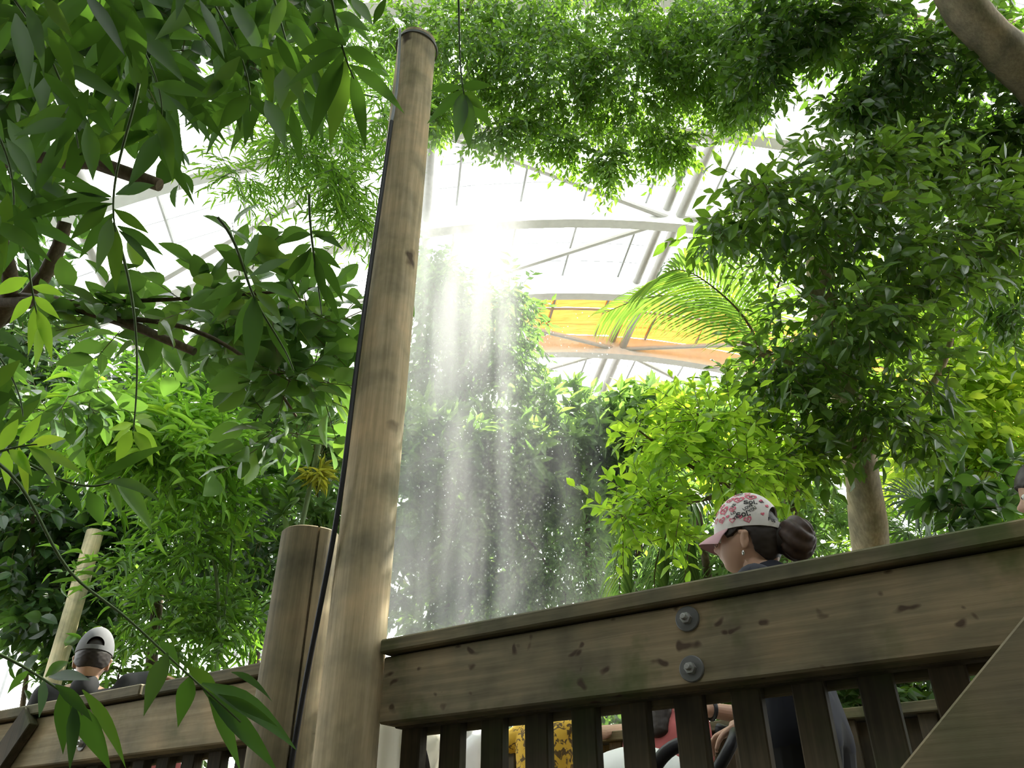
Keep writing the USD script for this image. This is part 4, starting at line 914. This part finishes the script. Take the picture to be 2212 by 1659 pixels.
# --- dark shrubs behind the left railing
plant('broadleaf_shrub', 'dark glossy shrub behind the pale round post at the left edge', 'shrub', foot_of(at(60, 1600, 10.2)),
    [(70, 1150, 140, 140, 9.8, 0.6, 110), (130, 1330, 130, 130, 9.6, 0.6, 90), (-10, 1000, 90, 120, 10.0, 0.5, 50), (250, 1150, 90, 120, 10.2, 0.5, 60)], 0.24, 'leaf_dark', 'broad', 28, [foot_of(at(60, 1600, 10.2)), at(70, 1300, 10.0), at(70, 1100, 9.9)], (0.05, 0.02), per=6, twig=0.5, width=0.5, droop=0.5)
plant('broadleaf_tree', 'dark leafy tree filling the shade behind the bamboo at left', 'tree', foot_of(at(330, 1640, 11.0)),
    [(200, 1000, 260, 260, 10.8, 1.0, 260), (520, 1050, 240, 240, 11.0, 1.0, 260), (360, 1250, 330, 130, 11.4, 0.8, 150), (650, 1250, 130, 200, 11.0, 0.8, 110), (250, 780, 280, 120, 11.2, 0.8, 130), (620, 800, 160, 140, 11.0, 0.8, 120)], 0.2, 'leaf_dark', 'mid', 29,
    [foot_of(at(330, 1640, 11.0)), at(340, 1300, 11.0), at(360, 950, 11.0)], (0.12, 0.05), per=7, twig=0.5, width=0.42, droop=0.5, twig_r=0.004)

# --- weeping fig canopy overhead (small leaves), with its grey trunk at the right
ft = [foot_of(at(2560, 1700, 8.2)), at(2540, 1000, 8.2), at(2420, 420, 8.0), at(2200, 130, 7.8), at(2060, -30, 7.8), at(1980, -160, 7.8)]
x = thing('weeping_fig', 'large weeping fig whose small-leaved canopy hangs across the top of the picture', 'tree', ft[0])
limb(x, ft, 0.42, 0.17, 'bark_pale', 'trunk', 16, 40); limb(x, [at(2560, 700, 6.6), at(2330, 300, 6.4), at(2212, 150, 6.2), at(2110, 50, 6.2), at(2040, -50, 6.3), at(2000, -160, 6.4)], 0.22, 0.13, 'bark_grey', 'trunk', 14, 30); limb(x, [ft[3], at(1900, 20, 8.4), at(1500, -50, 9.4), at(1150, -50, 9.9), at(1000, -60, 10.0)], 0.07, 0.02, 'bark_brown'); limb(x, [at(1020, -60, 9.0), at(1010, 20, 9.0), at(990, 40, 9.0)], 0.03, 0.015, 'bark_brown')
cl = [(1150, -10, 260, 110, 9.2, 0.6, 260), (1500, 0, 260, 110, 8.8, 0.6, 260), (1000, 130, 140, 150, 9.2, 0.8, 500), (1180, 170, 160, 150, 9.2, 0.8, 600), (1370, 180, 160, 160, 9.0, 0.8, 600), (1540, 120, 150, 130, 8.8, 0.8, 500), (1300, 40, 420, 80, 9.6, 0.9, 660), (1310, 350, 60, 65, 8.6, 0.3, 100), (1440, 310, 90, 60, 8.8, 0.4, 140), (1590, 230, 70, 60, 8.6, 0.4, 120), (930, 240, 60, 60, 9.0, 0.4, 120), (1100, 280, 110, 45, 9.0, 0.4, 120), (870, 60, 90, 80, 9.4, 0.6, 180), (700, 120, 180, 130, 9.6, 0.7, 340), (560, 60, 200, 100, 9.8, 0.7, 260), (1210, 310, 80, 40, 8.8, 0.3, 80)]
foliage(x, [(*c_[:6], int(c_[6] * 0.8)) for c_ in cl], 0.095, 'leaf_canopy', 'far', 30, per=9, twig=0.34, width=0.46, droop=0.9, twig_r=0.0025)
# --- tree with pale trunk right of centre
tb = foot_of(at(1885, 1500, 5.9))
x = thing('broadleaf_tree', 'leafy tree with pale straight trunk right of the person in the printed cap', 'tree', tb)
limb(x, [tb, at(1880, 1180, 5.9), at(1858, 1000, 5.95), at(1830, 860, 6.0), at(1790, 700, 6.1), at(1770, 560, 6.2)], 0.19, 0.10, 'bark_pale', 'trunk', 18, 36)
for pts, r in (([at(1800, 740, 6.1), at(1880, 640, 6.0), at(1900, 560, 6.0)], 0.05), ([at(1835, 880, 6.0), at(1700, 780, 5.8), at(1600, 740, 5.7)], 0.035), ([at(1785, 690, 6.1), at(1700, 560, 6.0), at(1600, 480, 5.8)], 0.035), ([at(1850, 950, 5.95), at(2000, 850, 5.8), at(2060, 660, 5.8)], 0.04)):
    limb(x, pts, r, r * 0.35, 'bark_pale')
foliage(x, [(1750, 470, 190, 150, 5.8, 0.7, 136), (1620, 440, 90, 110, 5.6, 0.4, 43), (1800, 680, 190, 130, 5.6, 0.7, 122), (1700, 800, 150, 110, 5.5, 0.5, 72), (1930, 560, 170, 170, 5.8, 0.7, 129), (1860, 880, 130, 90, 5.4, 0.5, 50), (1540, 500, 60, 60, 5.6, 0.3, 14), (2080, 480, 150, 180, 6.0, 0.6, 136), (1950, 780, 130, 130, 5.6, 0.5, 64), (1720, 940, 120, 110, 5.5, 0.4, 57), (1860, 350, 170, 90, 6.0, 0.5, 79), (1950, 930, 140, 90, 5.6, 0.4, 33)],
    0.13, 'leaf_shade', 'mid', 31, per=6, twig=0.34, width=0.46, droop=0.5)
# --- dark crown at upper right
plant('broadleaf_tree', 'dark crowned tree filling the upper right corner around the bright gap', 'tree', foot_of(at(2700, 1500, 7.5)),
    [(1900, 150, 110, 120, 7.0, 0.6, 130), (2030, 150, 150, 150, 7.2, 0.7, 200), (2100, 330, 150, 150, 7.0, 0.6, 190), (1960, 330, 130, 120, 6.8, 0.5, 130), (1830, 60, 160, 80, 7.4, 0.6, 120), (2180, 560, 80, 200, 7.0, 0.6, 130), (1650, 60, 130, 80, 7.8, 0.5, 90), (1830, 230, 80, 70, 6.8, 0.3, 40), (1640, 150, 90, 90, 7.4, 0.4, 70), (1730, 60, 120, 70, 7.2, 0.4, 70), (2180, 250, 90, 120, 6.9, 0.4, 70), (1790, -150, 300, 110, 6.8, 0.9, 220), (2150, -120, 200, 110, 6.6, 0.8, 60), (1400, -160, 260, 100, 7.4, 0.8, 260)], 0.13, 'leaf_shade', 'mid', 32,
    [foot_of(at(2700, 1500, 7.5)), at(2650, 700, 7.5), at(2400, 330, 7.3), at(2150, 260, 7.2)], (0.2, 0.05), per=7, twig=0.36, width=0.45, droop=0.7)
# --- sunlit tree beyond at far right
x = plant('broadleaf_tree', 'sunlit yellow green tree beyond the pale trunk at the right edge', 'tree', foot_of(at(2250, 1500, 9.0)),
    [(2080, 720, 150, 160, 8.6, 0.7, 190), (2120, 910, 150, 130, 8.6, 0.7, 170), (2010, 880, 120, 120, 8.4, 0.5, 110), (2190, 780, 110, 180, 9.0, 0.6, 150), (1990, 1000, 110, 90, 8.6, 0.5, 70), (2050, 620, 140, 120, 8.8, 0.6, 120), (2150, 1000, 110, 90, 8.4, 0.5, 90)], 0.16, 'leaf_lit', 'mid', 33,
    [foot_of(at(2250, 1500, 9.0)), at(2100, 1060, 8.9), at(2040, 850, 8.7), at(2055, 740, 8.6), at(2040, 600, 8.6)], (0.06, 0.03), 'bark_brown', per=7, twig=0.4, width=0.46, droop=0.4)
# --- young bright tree before the mist
x = plant('young_tree', 'young tree with bright glossy leaves reaching left in front of the mist', 'tree', foot_of(at(1600, 1500, 5.4)),
    [(1440, 950, 110, 70, 4.9, 0.4, 60), (1560, 1000, 110, 90, 4.9, 0.5, 70), (1400, 1080, 110, 60, 4.7, 0.3, 44), (1340, 1110, 60, 50, 4.6, 0.2, 16), (1520, 900, 120, 60, 5.1, 0.4, 60), (1660, 1000, 100, 110, 5.2, 0.4, 60), (1450, 1140, 80, 40, 4.7, 0.3, 18), (1380, 900, 40, 30, 4.7, 0.2, 8)], 0.095, 'leaf_light', 'mid', 34,
    [foot_of(at(1600, 1500, 5.4)), at(1640, 1180, 5.3), at(1600, 1060, 5.1)], (0.05, 0.03), 'bark_brown', per=7, twig=0.28, width=0.48, droop=0.1, up=0.9)
for pts in ([at(1600, 1060, 5.1), at(1470, 1090, 4.8), at(1340, 1120, 4.6)], [at(1600, 1060, 5.1), at(1480, 1000, 4.9), at(1380, 930, 4.8)], [at(1610, 1090, 5.15), at(1540, 960, 5.1), at(1500, 880, 5.1)]): limb(x, pts, 0.018, 0.006, 'bark_brown')

# --- palms
def frond(x, pts, n, Lmax, mt='leaf_palm', width=0.022, droop=0.5, seed=0, flat_=0.0, r0=0.014):
    """A feather frond: midrib with rows of narrow leaflets on both sides, each leaflet a part."""
    rg = np.random.default_rng(seed); p = spline(pts, n); tg = unit(np.gradient(p, axis=0)); rib = tube(spline(pts, 24), np.linspace(r0, 0.003, 24), 6)
    part('midrib', rib, 'twig', x, smooth=True, off=x.base)
    for i in range(2, n):
        fr = i / (n - 1); L = Lmax * (math.sin(math.pi * (0.12 + 0.80 * fr))) ** 0.7 * rg.uniform(0.92, 1.05)
        side = unit(np.cross(tg[i], [0, 0, 1.0])); upv = np.cross(side, tg[i])
        for s in (-1, 1):
            d = unit(side * s * 0.85 + tg[i] * (0.45 + 0.5 * fr) + upv * 0.25); v = []; f = []
            for k_, (u_, w_) in enumerate(((0, 0.35), (0.2, 1.0), (0.55, 0.85), (0.82, 0.45), (1, 0))):
                c = p[i] + d * L * u_ + np.array([0, 0, -droop * L * u_ * u_]); nn = unit(np.cross(d, np.cross([0, 0, 1.0], d)) + 1e-6); sd = unit(np.cross(d, nn)); 
                if w_: v += [c + sd * width * w_ / 2 + nn * width * 0.12, c, c - sd * width * w_ / 2 + nn * width * 0.12]
                else: v.append(c)
            for a in (0, 3, 6): f += [[a, a + 1, a + 4], [a, a + 4, a + 3], [a + 1, a + 2, a + 5], [a + 1, a + 5, a + 4]]
            f += [[9, 10, 12], [10, 11, 12]]
            part('leaflet', (np.array(v) - x.base, np.array(f)), mt, x, smooth=True)
pc = at(1640, 760, 7.4); pft = foot_of(at(1700, 1500, 7.6))
x = thing('feather_palm', 'feather palm with arching fronds in front of the orange shade netting', 'palm', pft)
limb(x, [pft, at(1710, 1100, 7.6), at(1690, 850, 7.5), pc], 0.10, 0.07, 'bark_brown', 'trunk')
frond(x, [pc, at(1610, 690, 7.2), at(1540, 620, 7.0), at(1480, 585, 6.9), at(1440, 590, 6.8)], 38, 0.85, droop=0.6, seed=1, width=0.040)
frond(x, [pc, at(1570, 680, 7.8), at(1470, 640, 7.9), at(1390, 645, 7.9), at(1310, 675, 7.9)], 36, 0.62, droop=0.65, seed=2, width=0.036)
frond(x, [pc, at(1640, 650, 7.6), at(1620, 570, 7.6), at(1580, 530, 7.6), at(1540, 525, 7.6)], 30, 0.7, droop=0.5, seed=3, width=0.028)
frond(x, [pc, at(1680, 620, 7.4), at(1715, 480, 7.2), at(1725, 360, 7.0), at(1720, 310, 6.9)], 26, 0.4, droop=0.4, seed=4, width=0.028)
pc2 = at(1500, 1060, 6.6)
x = thing('feather_palm', 'drooping palm with grey hanging fronds above the hand rail before the mist', 'palm', foot_of(at(1540, 1500, 6.8)))
limb(x, [foot_of(at(1540, 1500, 6.8)), at(1530, 1250, 6.7), pc2], 0.05, 0.03, 'bark_brown', 'trunk')
frond(x, [pc2, at(1430, 1070, 6.5), at(1370, 1140, 6.4), at(1340, 1290, 6.4)], 34, 0.34, mt='leaf_hedge', droop=1.1, seed=5, width=0.03)
frond(x, [pc2, at(1480, 1080, 6.4), at(1440, 1150, 6.3), at(1420, 1290, 6.3)], 34, 0.34, mt='leaf_hedge', droop=1.1, seed=6, width=0.03)
frond(x, [pc2, at(1500, 1100, 6.5), at(1490, 1170, 6.4), at(1480, 1280, 6.4)], 30, 0.30, mt='leaf_dark', droop=1.1, seed=7, width=0.03)
def fan(x, c, axis, nrm, R, n, mt, seed):
    rg = np.random.default_rng(seed); axis = unit(axis); nrm = unit(np.asarray(nrm) - axis * (np.asarray(nrm) @ axis)); s = np.cross(nrm, axis)
    for i in range(n):
        a = math.radians(-110 + 220 * i / (n - 1)); d = axis * math.cos(a) + s * math.sin(a); sd = -axis * math.sin(a) + s * math.cos(a); L = R * rg.uniform(0.9, 1.05); v = []
        for u_, w_ in ((0.02, 0.2), (0.35, 0.9), (0.65, 1.0), (1, 0)):
            q = c + d * L * u_ + nrm * (0.05 * R * math.cos(i * 3.14)) * (u_ < 0.7) + np.array([0, 0, -0.3 * L * u_ ** 2.5]); w = R * 0.062 * w_
            if w_: v += [q + sd * w / 2, q - nrm * w * 0.15, q - sd * w / 2]
            else: v.append(q)
        f = []
        for k_ in (0, 3): f += [[k_, k_ + 1, k_ + 4], [k_, k_ + 4, k_ + 3], [k_ + 1, k_ + 2, k_ + 5], [k_ + 1, k_ + 5, k_ + 4]]
        f += [[6, 7, 9], [7, 8, 9]]
        part('leaf_blade', (np.array(v) - x.base, np.array(f)), mt, x, smooth=True)
fc = foot_of(at(2030, 1330, 6.6))
x = thing('fan_palm', 'dark fan palm with spiky round leaves above the hand rail at right', 'palm', fc)
for i, (px, py, ax_, R) in enumerate(((2010, 1110, (-0.3, -0.3, 0.4), 0.46), (1985, 1080, (-0.9, -0.1, 0.6), 0.42), (2050, 1180, (0.3, -0.6, 0.1), 0.40), (1960, 1150, (-0.8, -0.5, 0.0), 0.36), (1930, 1200, (-0.4, -0.7, 0.1), 0.34))):
    c = at(px, py, 6.4); limb(x, [fc, (fc + c) / 2 + [0, 0, 0.15], c], 0.012, 0.008, 'stem_green', 'stalk', 6)
    fan(x, c, np.array(ax_), [0.1, -0.9, 0.5], R, 26, 'leaf_dark', i)
plant('glossy_shrub', 'glossy dark shrub with spreading leaves between the fan palm and the right edge', 'shrub', foot_of(at(2090, 1400, 5.6)), [(2080, 1090, 40, 40, 5.5, 0.2, 10), (2140, 1040, 60, 60, 5.7, 0.3, 16), (2010, 1050, 50, 30, 5.8, 0.2, 8)], 0.16, 'leaf_dark', 'broad', 36,
    [foot_of(at(2090, 1400, 5.6)), at(2085, 1150, 5.5)], (0.012, 0.006), 'stem_green', per=7, twig=0.14, width=0.5, droop=0.3, tuft=True)
plant('fine_bamboo', 'soft fine-leaved bamboo behind the hand rail at the far right', 'bamboo', foot_of(at(2160, 1500, 8.0)), [(2150, 1090, 120, 110, 7.8, 0.5, 110), (2040, 1170, 150, 70, 8.2, 0.5, 90), (1900, 1180, 120, 80, 8.4, 0.5, 60)], 0.16, 'leaf_finebamboo', 'mid', 37, [foot_of(at(2160, 1500, 8.0)), at(2150, 1000, 7.8)], (0.015, 0.008), 'cane', per=8, twig=0.4, width=0.14, droop=0.5)
plant('pale_shrub', 'pale narrow-leaved shrub below the printed cap just above the hand rail', 'shrub', foot_of(at(1560, 1500, 7.4)), [(1560, 1190, 110, 60, 7.2, 0.4, 90), (1470, 1240, 70, 40, 7.0, 0.3, 40), (1650, 1130, 90, 80, 7.6, 0.4, 70), (1760, 1120, 80, 90, 8.0, 0.4, 60)], 0.14, 'leaf_hedge', 'mid', 38, [foot_of(at(1560, 1500, 7.4)), at(1560, 1200, 7.2)], (0.03, 0.01), per=9, twig=0.26, width=0.24, droop=0.0, tuft=True)

# --- trees and shrubs behind the mist
plant('misty_tree', 'tall tree standing in the falling mist right behind the pole', 'tree', foot_of(at(1000, 1500, 11.5)),
    [(960, 640, 110, 110, 11.0, 0.9, 170), (1060, 720, 130, 130, 11.0, 0.9, 200), (940, 790, 110, 120, 11.0, 0.9, 150), (1110, 640, 60, 60, 11.0, 0.5, 40), (940, 560, 70, 40, 11.0, 0.4, 36), (1110, 790, 60, 80, 10.8, 0.4, 50), (1000, 900, 130, 80, 11.2, 0.8, 90)], 0.17, 'leaf_hedge', 'far', 40,
    [foot_of(at(1000, 1500, 11.5)), at(1000, 1000, 11.3), at(1000, 700, 11.1)], (0.14, 0.05), per=8, twig=0.5, width=0.40, droop=0.8, twig_r=0.004)
plant('whorled_shrub', 'large shrub with whorled leaves directly behind the falling mist', 'shrub', foot_of(at(960, 1600, 9.6)),
    [(950, 960, 120, 90, 9.6, 0.7, 110), (980, 1100, 140, 130, 9.6, 0.8, 140), (1120, 1000, 120, 90, 9.8, 0.7, 100), (900, 1240, 90, 120, 9.6, 0.6, 60), (1040, 1240, 110, 90, 9.8, 0.6, 60)], 0.26, 'leaf_hedge', 'mid', 41,
    [foot_of(at(960, 1600, 9.6)), at(970, 1250, 9.6), at(980, 1000, 9.6)], (0.07, 0.03), per=9, twig=0.35, width=0.36, droop=-0.1, tuft=True)
plant('whorled_shrub', 'rounded shrub below the roof arches between the mist and the young tree', 'shrub', foot_of(at(1280, 1600, 10.2)),
    [(1240, 930, 130, 80, 10.2, 0.7, 120), (1350, 930, 110, 80, 10.4, 0.7, 110), (1240, 1080, 150, 120, 10.2, 0.8, 140), (1180, 860, 50, 50, 10.2, 0.3, 26), (1350, 880, 60, 40, 10.2, 0.3, 30), (1400, 1000, 100, 90, 10.6, 0.6, 70), (1480, 880, 100, 50, 10.4, 0.5, 60)], 0.22, 'leaf_hedge', 'mid', 42,
    [foot_of(at(1280, 1600, 10.2)), at(1270, 1250, 10.2), at(1270, 980, 10.2)], (0.07, 0.03), per=8, twig=0.35, width=0.38, droop=0.1, tuft=True)
plant('creeper_thicket', 'brownish thicket of small-leaved creepers low behind the mist', 'shrub', foot_of(at(1250, 1600, 9.4)),
    [(1220, 1220, 150, 110, 9.4, 0.6, 190), (1100, 1290, 120, 80, 9.4, 0.5, 90), (1300, 1290, 90, 70, 9.6, 0.5, 60)], 0.10, 'leaf_hedge', 'far', 43, [foot_of(at(1250, 1600, 9.4)), at(1230, 1300, 9.4), at(1130, 1150, 9.4)], (0.03, 0.015), per=9, twig=0.4, width=0.45, droop=0.8)
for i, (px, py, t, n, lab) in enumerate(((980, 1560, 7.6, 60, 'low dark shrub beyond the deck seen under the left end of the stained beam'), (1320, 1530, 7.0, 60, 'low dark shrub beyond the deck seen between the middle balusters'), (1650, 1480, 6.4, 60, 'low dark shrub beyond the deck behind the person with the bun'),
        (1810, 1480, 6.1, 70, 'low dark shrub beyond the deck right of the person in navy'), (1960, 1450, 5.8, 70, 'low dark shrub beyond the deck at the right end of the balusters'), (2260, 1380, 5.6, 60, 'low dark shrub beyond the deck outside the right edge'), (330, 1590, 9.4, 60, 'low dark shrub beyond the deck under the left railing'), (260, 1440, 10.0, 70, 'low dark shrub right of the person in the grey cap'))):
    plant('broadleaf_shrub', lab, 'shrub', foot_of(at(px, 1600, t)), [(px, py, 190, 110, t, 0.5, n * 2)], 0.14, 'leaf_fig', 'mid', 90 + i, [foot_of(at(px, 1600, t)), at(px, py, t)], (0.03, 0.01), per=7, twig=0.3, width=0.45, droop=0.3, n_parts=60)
# --- far planting towards the glass end wall
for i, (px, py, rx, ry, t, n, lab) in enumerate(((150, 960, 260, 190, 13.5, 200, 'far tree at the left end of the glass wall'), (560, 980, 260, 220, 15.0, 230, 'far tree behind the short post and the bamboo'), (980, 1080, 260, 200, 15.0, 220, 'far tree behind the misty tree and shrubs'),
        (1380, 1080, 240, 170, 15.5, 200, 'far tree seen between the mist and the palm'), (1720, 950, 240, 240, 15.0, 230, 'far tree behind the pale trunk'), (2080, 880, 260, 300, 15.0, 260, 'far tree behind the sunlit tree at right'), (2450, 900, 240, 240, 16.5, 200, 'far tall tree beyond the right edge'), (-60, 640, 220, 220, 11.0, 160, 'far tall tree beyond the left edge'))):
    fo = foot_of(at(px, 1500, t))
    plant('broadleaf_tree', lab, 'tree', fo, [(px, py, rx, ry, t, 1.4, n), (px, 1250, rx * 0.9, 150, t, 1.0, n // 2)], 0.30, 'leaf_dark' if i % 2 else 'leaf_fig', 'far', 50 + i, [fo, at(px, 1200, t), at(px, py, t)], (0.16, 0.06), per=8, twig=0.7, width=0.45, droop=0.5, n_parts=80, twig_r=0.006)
# --- planting above and behind the viewer, whose shade falls on the railing
def crown(label, c, r, n, seed, leaf=0.22):
    rg = np.random.default_rng(seed); c = np.array(c, float); x = thing('broadleaf_tree', label, 'tree', foot_of(c), group='trees behind the viewpoint')
    limb(x, [foot_of(c), c * [1, 1, 0.6], c], 0.16, 0.06, 'bark_brown', 'trunk')
    p = c + rand_dirs(rg, n) * (rg.uniform(0.1, 1, n) ** (1 / 3))[:, None] * r; put_leaves(x, 'far', p, rand_dirs(rg, n) + [0, 0, -0.4], rand_dirs(rg, n) * 0.7 + [0, 0, 0.7], leaf * rg.uniform(0.7, 1.3, n), leaf * 0.5 * rg.uniform(0.8, 1.2, n), 'leaf_dark', rg, 0)
BEHIND = (((-3.5, -3.0, 4.6), (3.4, 2.4, 4.4), 9000, 'left of'), ((2.8, -3.4, 4.8), (3.6, 2.4, 4.6), 10000, 'right of'), ((7.5, -0.6, 4.8), (2.8, 3.4, 4.6), 9000, 'far right of'), ((-7.5, -0.2, 4.8), (2.8, 3.2, 4.6), 9000, 'far left of'),
          ((0.0, -7.5, 6.0), (7.0, 2.6, 6.0), 9000, 'well behind'), ((-3.2, 0.6, 8.6), (3.4, 2.2, 1.3), 4200, 'above and left of'), ((2.8, 0.8, 8.8), (3.4, 2.2, 1.3), 4200, 'above and right of'))
for i, (c, r, n, where) in enumerate(BEHIND):
    crown(f'leafy tree standing outside the picture {where} the viewpoint', c, np.array(r), n, 70 + i, 0.34)

# ------------------------------------------------------------------ falling mist
def column(label, c, r0, r1, z0, z1, dens, seed, contrast=(0.38, 0.72)):
    x = thing('falling_mist', label, 'mist', [c[0], c[1], z0], kind='stuff')
    rg = np.random.default_rng(seed); zs = np.linspace(0, z1 - z0, 12); pr = [(0.001, 0)] + [(r0 + (r1 - r0) * z / (z1 - z0), z) for z in zs[1:-1]] + [(r1 * 0.6, zs[-1]), (0.001, zs[-1] + 0.05)]
    nm = f'mist_{seed}'
    mat(nm, {'co': ('texture_coordinate', {}), 'm': ('mapping', {'scale': (3.2, 3.2, 0.28)}), 'n': ('noise_texture', {'scale': 1.3, 'detail': 4.0, 'roughness': 0.6}),
             'r': ('map_range', {'from_min': contrast[0], 'from_max': contrast[1], 'to_min': 0.0, 'to_max': dens, 'clamp': True}),
             's': ('separate_xyz', {}), 'x2': ('math', {'math_type': 'multiply'}), 'y2': ('math', {'math_type': 'multiply'}), 'rr': ('math', {'math_type': 'add'}),
             'f': ('map_range', {'range_type': 'smoothstep', 'from_min': (r0 * 0.25) ** 2, 'from_max': (max(r0, r1) * 0.97) ** 2, 'to_min': 1.0, 'to_max': 0.0, 'clamp': True}), 'mu': ('math', {'math_type': 'multiply'}),
             'zt': ('map_range', {'range_type': 'smoothstep', 'from_min': (z1 - z0) * 0.75, 'from_max': (z1 - z0), 'to_min': 1.0, 'to_max': 0.0, 'clamp': True}), 'mz': ('math', {'math_type': 'multiply'}),
             'v': ('principled_volume', {'color': (1.0, 1.0, 0.99), 'anisotropy': 0.3})},
        [('co.object', 'm.vector'), ('m.vector', 'n.vector'), ('n.fac', 'r.value'), ('co.object', 's.vector'), ('s.x', 'x2.value1'), ('s.x', 'x2.value2'), ('s.y', 'y2.value1'), ('s.y', 'y2.value2'),
         ('x2.value', 'rr.value1'), ('y2.value', 'rr.value2'), ('rr.value', 'f.value'), ('r.result', 'mu.value1'), ('f.result', 'mu.value2'), ('s.z', 'zt.value'), ('mu.value', 'mz.value1'), ('zt.result', 'mz.value2'), ('mz.value', 'v.density')], None, 'v.volume')
    part('vapour', lathe(pr, 24), nm, x, kind='stuff')
    return x
mc = at(975, 1150, 6.6)
column('dense curtain of white mist falling right of the tall pole', mc, 0.72, 0.90, 0.4, at(985, 180, 8.8)[2], 0.68, 1)
mc2 = at(1190, 1050, 7.4)
column('thin veil of mist falling right of the dense curtain', mc2, 0.75, 0.8, 0.4, at(1150, 700, 8.9)[2], 0.22, 2)
# single falling drops in the curtain
rg = np.random.default_rng(9); nd = 5000
ang = rg.uniform(0, 6.283, nd); rad = 1.0 * np.sqrt(rg.uniform(0, 1, nd)); px_ = np.where(rg.uniform(size=nd) < 0.65, 0, 1)
cc = np.where(px_[:, None] == 0, mc, mc2); P = np.stack([cc[:, 0] + rad * np.cos(ang), cc[:, 1] + rad * np.sin(ang), rg.uniform(0.5, 6.2, nd)], 1)
ov = np.array([[1, 0, 0], [0, 1, 0], [-1, 0, 0], [0, -1, 0], [0, 0, 2.4], [0, 0, -1.2]]) * 0.0028
of = np.array([[0, 1, 4], [1, 2, 4], [2, 3, 4], [3, 0, 4], [1, 0, 5], [2, 1, 5], [3, 2, 5], [0, 3, 5]])
sc = rg.uniform(0.6, 1.3, nd); V = (P[:, None] + ov[None] * sc[:, None, None]).reshape(-1, 3); Fd = (of[None] + (np.arange(nd) * 6)[:, None, None]).reshape(-1, 3)
mat('water', {'g': ('glossy_bsdf', {'color': (1, 1, 1), 'roughness': 0.15}), 't': ('translucent_bsdf', {'color': (0.95, 0.97, 1.0)}), 'm': ('mix_closure', {'fac': 0.6})}, [('g.BSDF', 'm.closure1'), ('t.BSDF', 'm.closure2')], 'm.closure')
dr = thing('water_drops', 'fine water drops falling through the mist right of the pole', 'water drops', [mc[0], mc[1], 0], kind='stuff')
part('drops', (V - dr.base, Fd), 'water', dr, kind='stuff', smooth=False)
